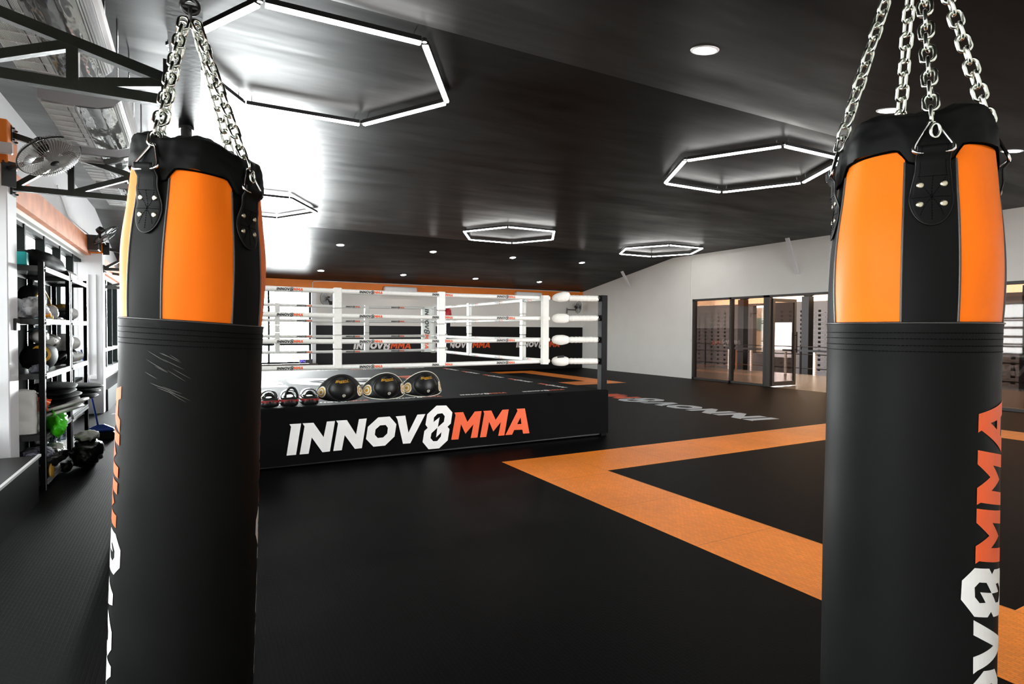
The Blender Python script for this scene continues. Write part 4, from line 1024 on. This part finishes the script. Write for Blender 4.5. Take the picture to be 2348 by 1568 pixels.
def shin(loc, rz, label):
    r = thing('shin_guard', loc, label, 'shin guard', 'white shin guards on the third shelf', rz)
    MB().lump((0, 0, .06), (.075, .19, .06), 0, 4, .05, 2, p=2.6).build('guard_shell', 'whiteleather', r)
    mb = MB(); mb.tube([Vector((0, -.06, .06)), Vector((0, .03, .06))], .0745, 24); mb.build('dark_band', 'brown', r)
    return r
shin((-1.37, 7.55, Z3+.285), .15, 'white shin guard lying on top of the round belly pad, nearest')
shin((-1.37, 8.02, Z3+.235), -.1, 'white shin guard with brown band by the middle posts')
item('blue_pad', MB().lump((-1.44, 7.82, Z3+.40), (.08, .17, .035), .1, 7, .06, 2), 'lightblue', 'light blue pad on top of the white shin guards', 'pad')
item('blue_pad', MB().lump((-1.33, 8.92, Z3+.26), (.06, .10, .11), .1, 7, .06, 2), 'lightblue', 'light blue edged pad at the far end of the third shelf', 'pad')
glove((-1.33, 8.60, Z3+.16), 2.9, 'whiteleather', 'whiteleather', 'white glove on top of the black gloves, third shelf of the farther rack', 1.6)
for y, lb in ((8.62, 'nearer black glove with white trim, third shelf of the farther rack'), (8.92, 'farther black glove with white trim at the end of the third shelf')):
    glove((-1.32, y, Z3+.004), 2.9, 'gear', 'whiteleather', lb, 1.35, 'black gloves on the third shelf')
# fourth shelf
tb = thing('tote_bag', (-1.385, 7.03, Z2+.015), 'white canvas tote bag hanging over the end of the fourth shelf', 'bag')
def tote(u, v):
    ph = 2*PI*u; x = .09*math.copysign(abs(math.cos(ph))**.5, math.cos(ph)); y = .075*math.copysign(abs(math.sin(ph))**.6, math.sin(ph))
    k = 1+.12*math.sin(v*3)-.15*v**3; w = .014*noise.noise(Vector((ph*1.5, v*5, 2)))
    return Vector((x*k+w, y*k+w-.02*v, .40*v+.02*noise.noise(Vector((ph, 9, v)))*v))
mb = MB(); mb.grid(tote, 36, 18, cu=True); mb.lump((0, 0, .02), (.11, .07, .03), 0, 1, .1); mb.lump((0, -.02, .39), (.09, .065, .03), 0, 5, .3); mb.build('bag_body', 'tote', tb)
for i, (y, z, x) in enumerate(((7.50, 0, -1.27), (7.56, .05, -1.25), (7.48, .10, -1.28), (7.53, .15, -1.26))):
    mb = MB(); mb.lump((x, y+.12, Z2+.26+z), (.19, .44, .024), -.12+.05*i, i+3, .05, 1.5, p=2.1, tilt=.08)
    item('strike_shield', mb, 'gear', 'curved black shield, %s of the black stack on the fourth shelf' % ('lowest', 'second from bottom', 'third from bottom', 'topmost')[i], 'strike shield', 'stack of black shields')
for i in range(3):
    mb = MB(); mb.lump((-1.22+.02*i, 8.80+.03*i, Z2+.18+.06*i), (.19, .36, .024), -.1+.06*i, i+6, .05, 1.5, p=2.1, tilt=.05)
    item('strike_shield', mb, 'gear', 'black shield of the far stack past the rear posts, %s of three' % ('lowest', 'middle', 'topmost')[i], 'strike shield', 'far stack of black shields')
for i, (z, x) in enumerate(((.05, -1.20), (.115, -1.16))):
    mb = MB(); mb.lump((x-.02, 7.62, Z2+z+.09), (.19, .32, .028), -.15, i+1, .05, 1.5, p=2.6, tilt=-.28)
    item('strike_shield', mb, 'whiteleather', 'curved white shield sticking out above the green bag, %s one' % ('lower', 'upper')[i], 'strike shield', 'white shields')
item('shin_guard', MB().lump((-1.36, 7.5, Z2+.29), (.08, .17, .07), 0, 3, .08, 2), 'whiteleather', 'white guard with a black emblem above the orange bag', 'shin guard')
item('plastic_bag', MB().lump((-1.33, 7.16, Z2+.27), (.10, .17, .07), .3, 5, .3, 3.2), 'orangebag', 'orange-red plastic bag above the green one, fourth shelf', 'plastic bag')
item('plastic_bag', MB().lump((-1.215, 7.36, Z2+.05), (.085, .27, .115), .3, 9, .25, 2.6), 'green', 'bright green plastic bag hanging off the fourth shelf', 'plastic bag')
# lowest shelf and floor
def bottle(loc, label):
    r = thing('water_bottle', loc, label, 'bottle', 'water bottles under the green bag')
    mb = MB(); mb.lathe([(0, 0), (.038, 0), (.042, .01), (.042, .05), (.039, .06), (.042, .07), (.042, .16), (.03, .2), (.014, .215), (.014, .225)], n=20); mb.build('bottle_body', 'bottle', r)
    mb = MB(); mb.lathe([(.016, .222), (.016, .245), (0, .246)], n=14); mb.build('cap', 'white', r); return r
b_ = bottle((-1.30, 7.42, .34), 'water bottle on the black bag pile, nearest of three')
dup(b_, (-1.26, 7.62, .34), 0, 'water bottle on the black bag pile, middle of three'); dup(b_, (-1.25, 7.86, .33), 0, 'water bottle behind the middle rack post')
item('striped_towel', MB().lump((-1.32, 7.10, .34), (.13, .16, .055), .2, 2, .15, 3), 'towel', 'dark striped towel roll at the end of the lowest shelf', 'towel')
item('gear_bag', MB().lump((-1.36, 7.55, .215), (.20, .48, .115), 0, 12, .15, 3, flatb=-.113), 'blackfilm', 'black bag filling the lowest shelf of the nearer rack', 'bag')
item('white_cloth', MB().lump((-1.22, 7.42, .345), (.06, .13, .03), .3, 14, .35, 4), 'tote', 'crumpled white cloth low at the front of the nearer rack', 'cloth')
item('gear_bag', MB().lump((-1.04, 7.98, .15), (.15, .32, .145), -.05, 15, .18, 3, flatb=-.158), 'blackfilm', 'shiny black plastic bag on the floor before the middle rack posts', 'bag')
item('white_cloth', MB().lump((-1.05, 8.06, .325), (.11, .17, .055), 0, 16, .3, 3.5), 'tote', 'crumpled white cloth lying on the black plastic bag', 'cloth')
item('gold_pad', MB().lump((-1.24, 7.25, .12), (.03, .12, .10), .1, 17, .1, 2), 'goldleather', 'gold-brown pad at floor level by the nearest rack foot', 'pad')
item('sports_shoe', MB().lump((-1.2, 7.75, .06), (.06, .15, .058), .1, 18, .1, 2, flatb=-.057), 'leather', 'black shoe on the floor under the nearer rack', 'shoe')
br = thing('floor_broom', (-1.12, 9.78, 0), 'blue floor broom with black bristles leaning by the far rack', 'broom')
mb = MB(); mb.box((-.16, -.05, .10), (.16, .03, .155), 0, .02); mb.prism([(-.16, -.03, .15), (.16, -.03, .15), (.04, -.0, .21), (-.04, 0, .21)], (0, .03, 0)); mb.build('broom_head', 'blue', br)
MB().box((-.165, -.045, .0), (.165, .03, .10), 0, .01).build('bristles', 'black', br)
mb = MB(); mb.cyl((-.03, 0, .2), (-.20, -.06, 1.25), .012, 10); mb.build('handle', 'blue', br)

# right wall fixtures
mb = MB(); mb.box((XR-.022, 13.68, 1.25), (XR, 13.71, 3.86)); mb.box((XR-.05, 13.62, 3.80), (XR, 13.77, 3.95)); mb.box((XR-.035, 13.64, 1.19), (XR, 13.76, 1.27))
tag(mb.build('cable_conduit', 'wall'), 'thin white conduit down the right wall left of the glazed front', 'conduit')
for x, y, z0, y1, z1, lb in ((13.46, 16.35, 3.65, 16.61, 3.12, 'left white diagonal ceiling brace at the right wall'), (13.55, 9.83, 3.97, 9.88, 3.06, 'right white diagonal ceiling brace above the glazed front')):
    mb = MB(); mb.bar((x, y, z0), (XR-.02, y1, z1), .05, .05); mb.bar((x, y+.055, z0), (XR-.02, y1+.055, z1), .05, .035); tag(mb.build('ceiling_brace', 'white'), lb, 'brace')
mb = MB(); mb.tube([(3.41, YB-.02, 2.78), (3.41, YB-.02, 3.04), (3.46, YB-.02, 3.08), (3.75, YB-.02, 3.10), (13.9, YB-.02, 3.105)], .014, 8)
tag(mb.build('cable_conduit', 'white'), 'white conduit along the orange band at the top of the back wall', 'conduit')
tm = thing('interval_timer', (2.96, YB-.29, .445), 'small black timer with blue lit digits on the back window sill', 'timer')
MB().box((0, 0, 0), (.40, .06, .13), 0, .01).build('timer_case', 'black', tm)
mb = MB()
for a, b in (((.03, .02), (.03, .11)), ((.03, .11), (.085, .11)), ((.085, .11), (.085, .065)), ((.085, .065), (.03, .065)), ((.115, .11), (.115, .065)), ((.115, .065), (.17, .065)), ((.17, .11), (.17, .02))):
    mb.bar((a[0], -.003, a[1]), (b[0], -.003, b[1]), .004, .010)
mb.build('digits', 'led', tm)

# ------------------------------------------------------------------ outside
gnd = structure(MB().box((XR+.15, -6, -.7), (60, 45, -.6)).build('ground', 'block'), 'grey ground outside')
structure(MB().box((XR, 1.0, -.3), (19.32, 24, -.005)).build('terrace_floor', 'concrete'), 'polished concrete terrace outside the glazed front')
rl = thing('terrace_railing', (19.2, 5, 0), 'dark metal railing along the terrace edge outside', 'railing')
mb = MB()
for z in (.99, .72, .22): mb.cyl((19.22, 5, z), (19.22, 22, z), .018, 8)
mb.build('rail', 'rail', rl, True)
for y in (22, 19.9, 17.83, 16.3, 14.8, 13.37, 11.8, 10.2, 8.6, 7.0, 5.4): MB().box((19.19, y-.025, 0), (19.25, y+.025, 1.0)).build('railing_post', 'rail', rl, True)
ex = thing('exercise_rail', (19.0, 12.7, 0), 'white perforated posts carrying a black bar on the terrace', 'exercise rack')
for y in (16.39, 15.33, 13.83, 12.7, 11.2, 9.8): MB().box((19.0, y-.035, 0), (19.07, y+.035, .80)).build('post', 'perf', ex, True)
MB().box((19.0, 14.9, .82), (19.08, 16.5, .89)).build('bar', 'rail', ex, True)
MB().box((19.0, 9.5, .82), (19.08, 13.95, .89)).build('bar', 'rail', ex, True)
for y, lb in ((16.1, 'raw wooden plank leaning behind the first white post'), (13.55, 'raw wooden plank leaning by the open door')):
    tag(MB().bar((18.8, y-.25, 0.01), (19.13, y+.02, .78), .05, .03).build('wooden_plank', 'wood'), lb, 'plank')
# ventilated block wall with piers, two openings
BX = 23.5
bwm = MB()
def bwl(y0, y1, z0, z1): bwm.box((BX, y0, z0), (BX+.25, y1, z1))
bwl(18.85, 40, -.6, 2.85); bwl(18.1, 18.85, -.6, .5); bwl(18.1, 18.85, 2.75, 2.85); bwl(17.86, 18.1, -.6, 2.85); bwl(16.79, 17.86, -.6, .35); bwl(16.79, 17.86, 1.94, 2.85); bwl(2, 16.79, -.6, 2.85)
structure(bwm.build('courtyard_wall', 'block'), 'grey ventilated block wall across the courtyard')
bl = MB(); rb_ = MB()
y = 12.2
rows_ = [0.28+.19*i for i in range(12)]
ylist = [y for y in [2.4+.42*i for i in range(75)] if not (17.75 < y < 18.95) and not (16.6 < y < 17.95)]
for z in [-.15, .05]+rows_:
    for y in ylist:
        bl.box((BX-.004, y, z), (BX+.0, y+.12, z+.10))
        rb_.box((BX-.035, y-.20, z-.028), (BX, y+.16, z-.010), 0)
structure(bl.build('vent_openings', 'gear'), 'rows of small dark vents in the block wall')
structure(rb_.build('vent_ledges', 'ledge'), 'rows of thin pale ledges in the block wall')
for y, lb in ((18.65, 'dark courtyard column seen through the second glass pane'), (15.4, 'dark courtyard column seen through the open door'), (8.0, 'dark courtyard column hidden behind the right bag')):
    tag(MB().box((22.4, y-.16, -.6), (22.72, y+.16, 3.0)).build('courtyard_column', 'rail'), lb, 'column')
structure(MB().box((XR+.15, -4, 4.3), (17.5, 34, 4.4)).build('outer_roof', 'block'), 'roof over the terrace')
structure(MB().add([(17.5, -4, 4.3), (32, -4, 3.2), (32, 40, 3.2), (17.5, 40, 4.3)], [(0, 1, 2, 3)]).build('canopy_sheet', 'sheet'), 'amber translucent canopy sheet over the courtyard')
ct = thing('canopy_frame', (20, 10, 3.0), 'dark steel frame under the amber canopy', 'frame')
mb = MB()
for y in (8.9, 12.15, 15.4, 18.65, 21.9):
    mb.bar((17.5, y, 4.2), (24.5, y, 3.6), .07); mb.bar((22.56, y, 2.95), (20.9, y, 3.9), .06); mb.bar((22.56, y, 2.95), (24.3, y, 3.6), .06)
    mb.bar((22.56, y, 2.95), (22.56, y-1.2, 3.75), .06); mb.bar((22.56, y, 2.95), (22.56, y+1.2, 3.75), .06); mb.bar((22.56, y, 2.9), (22.56, y, 3.75), .06)
for x, z in ((19.2, 4.1), (20.9, 3.95), (22.6, 3.8), (24.3, 3.66)): mb.bar((x, 2, z), (x, 34, z), .05)
mb.build('canopy_truss', 'frame', ct, True)
nb = thing('neighbour_building', (30, 21, -.6), 'pale building with blue-green windows seen through the gap in the block wall', 'building')
MB().box((29, 22.25, -.6), (29.4, 27, 2.9)).build('building_wall', 'hedge', nb, True)
for z in (1.6,):
    for y in (22.3, 23.2, 24.1, 25.0): MB().box((28.95, y, z), (29.0, y+.75, z+.7)).build('building_window', 'lightblue', nb, True)

# street side, seen blown out through the left windows
structure(MB().box((-40, -20, -.5), (XL-.2, 45, -.4)).build('street_ground', 'concrete'), 'bright street ground outside the left windows')
sf = thing('street_fence', (-6, 5, -.4), 'pale fence posts outside the left windows', 'fence')
for y in range(5, 30, 3): MB().box((-6.04, y-.03, -.4), (-5.96, y+.03, 2.4)).build('fence_post', 'frame', sf, True)
MB().box((-6.02, 5, 2.2), (-5.98, 29, 2.26)).build('fence_rail', 'frame', sf, True)

structure(MB().box((XR+.15, -6.2, -.6), (60, -6, 8)).build('sky_block_wall', 'block'), 'unseen wall added to block sky light from the near courtyard end')  # both end walls are added, out of view, to keep the courtyard dark
structure(MB().box((XR+.15, 41, -.6), (30, 41.2, 8)).build('sky_block_wall', 'block'), 'unseen wall added to block sky light from the far courtyard end')
# ------------------------------------------------------------------ light
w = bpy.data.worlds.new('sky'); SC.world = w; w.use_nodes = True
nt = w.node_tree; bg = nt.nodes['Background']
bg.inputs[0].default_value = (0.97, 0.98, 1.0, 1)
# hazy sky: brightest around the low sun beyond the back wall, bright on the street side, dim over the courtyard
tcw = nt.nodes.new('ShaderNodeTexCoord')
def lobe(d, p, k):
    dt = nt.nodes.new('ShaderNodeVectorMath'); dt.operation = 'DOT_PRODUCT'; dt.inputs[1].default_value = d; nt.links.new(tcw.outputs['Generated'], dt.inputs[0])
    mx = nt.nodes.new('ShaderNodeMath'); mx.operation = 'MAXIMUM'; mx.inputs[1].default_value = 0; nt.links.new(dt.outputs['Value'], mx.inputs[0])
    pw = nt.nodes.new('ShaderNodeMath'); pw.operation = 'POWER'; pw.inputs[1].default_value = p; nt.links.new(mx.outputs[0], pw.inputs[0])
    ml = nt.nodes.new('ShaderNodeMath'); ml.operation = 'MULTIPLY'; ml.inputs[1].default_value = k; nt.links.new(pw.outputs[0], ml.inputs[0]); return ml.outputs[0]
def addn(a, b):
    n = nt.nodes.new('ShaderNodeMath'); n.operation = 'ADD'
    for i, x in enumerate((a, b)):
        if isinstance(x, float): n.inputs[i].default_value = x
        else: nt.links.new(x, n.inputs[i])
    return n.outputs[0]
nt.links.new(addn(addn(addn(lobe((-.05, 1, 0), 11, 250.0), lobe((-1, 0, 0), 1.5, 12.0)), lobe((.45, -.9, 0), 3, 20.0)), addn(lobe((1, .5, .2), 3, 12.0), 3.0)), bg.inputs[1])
def portal(name, loc, rot, sx, sy):
    l = bpy.data.lights.new(name, 'AREA'); l.shape = 'RECTANGLE'; l.size = sx; l.size_y = sy; l.cycles.is_portal = True
    o = bpy.data.objects.new(name, l); COL.objects.link(o); o.location = loc; o.rotation_euler = rot
    return o
portal('daylight_portal', (XL-.15, 9.5, 1.7), (0, -PI/2, 0), 2.3, 19)
portal('daylight_portal', (8.0, YF-.12, 1.62), (PI/2, 0, 0), 5.0, 2.25)
portal('daylight_portal', ((WX0+WX1)/2, YB+.15, 1.6), (-PI/2, 0, 0), 4.2, 2.4)
SC.view_settings.view_transform = 'Standard'; SC.view_settings.look = 'None'; SC.view_settings.gamma = 1.0; SC.view_settings.use_curve_mapping = False
SC.view_settings.exposure = 0.15
try:
    SC.cycles.use_denoising = True; SC.cycles.denoiser = 'OPENIMAGEDENOISE'
    SC.cycles.max_bounces = 7; SC.cycles.diffuse_bounces = 4; SC.cycles.glossy_bounces = 4; SC.cycles.transparent_max_bounces = 10
    SC.cycles.sample_clamp_indirect = 6.0; SC.cycles.caustics_reflective = False; SC.cycles.caustics_refractive = False
except Exception: pass
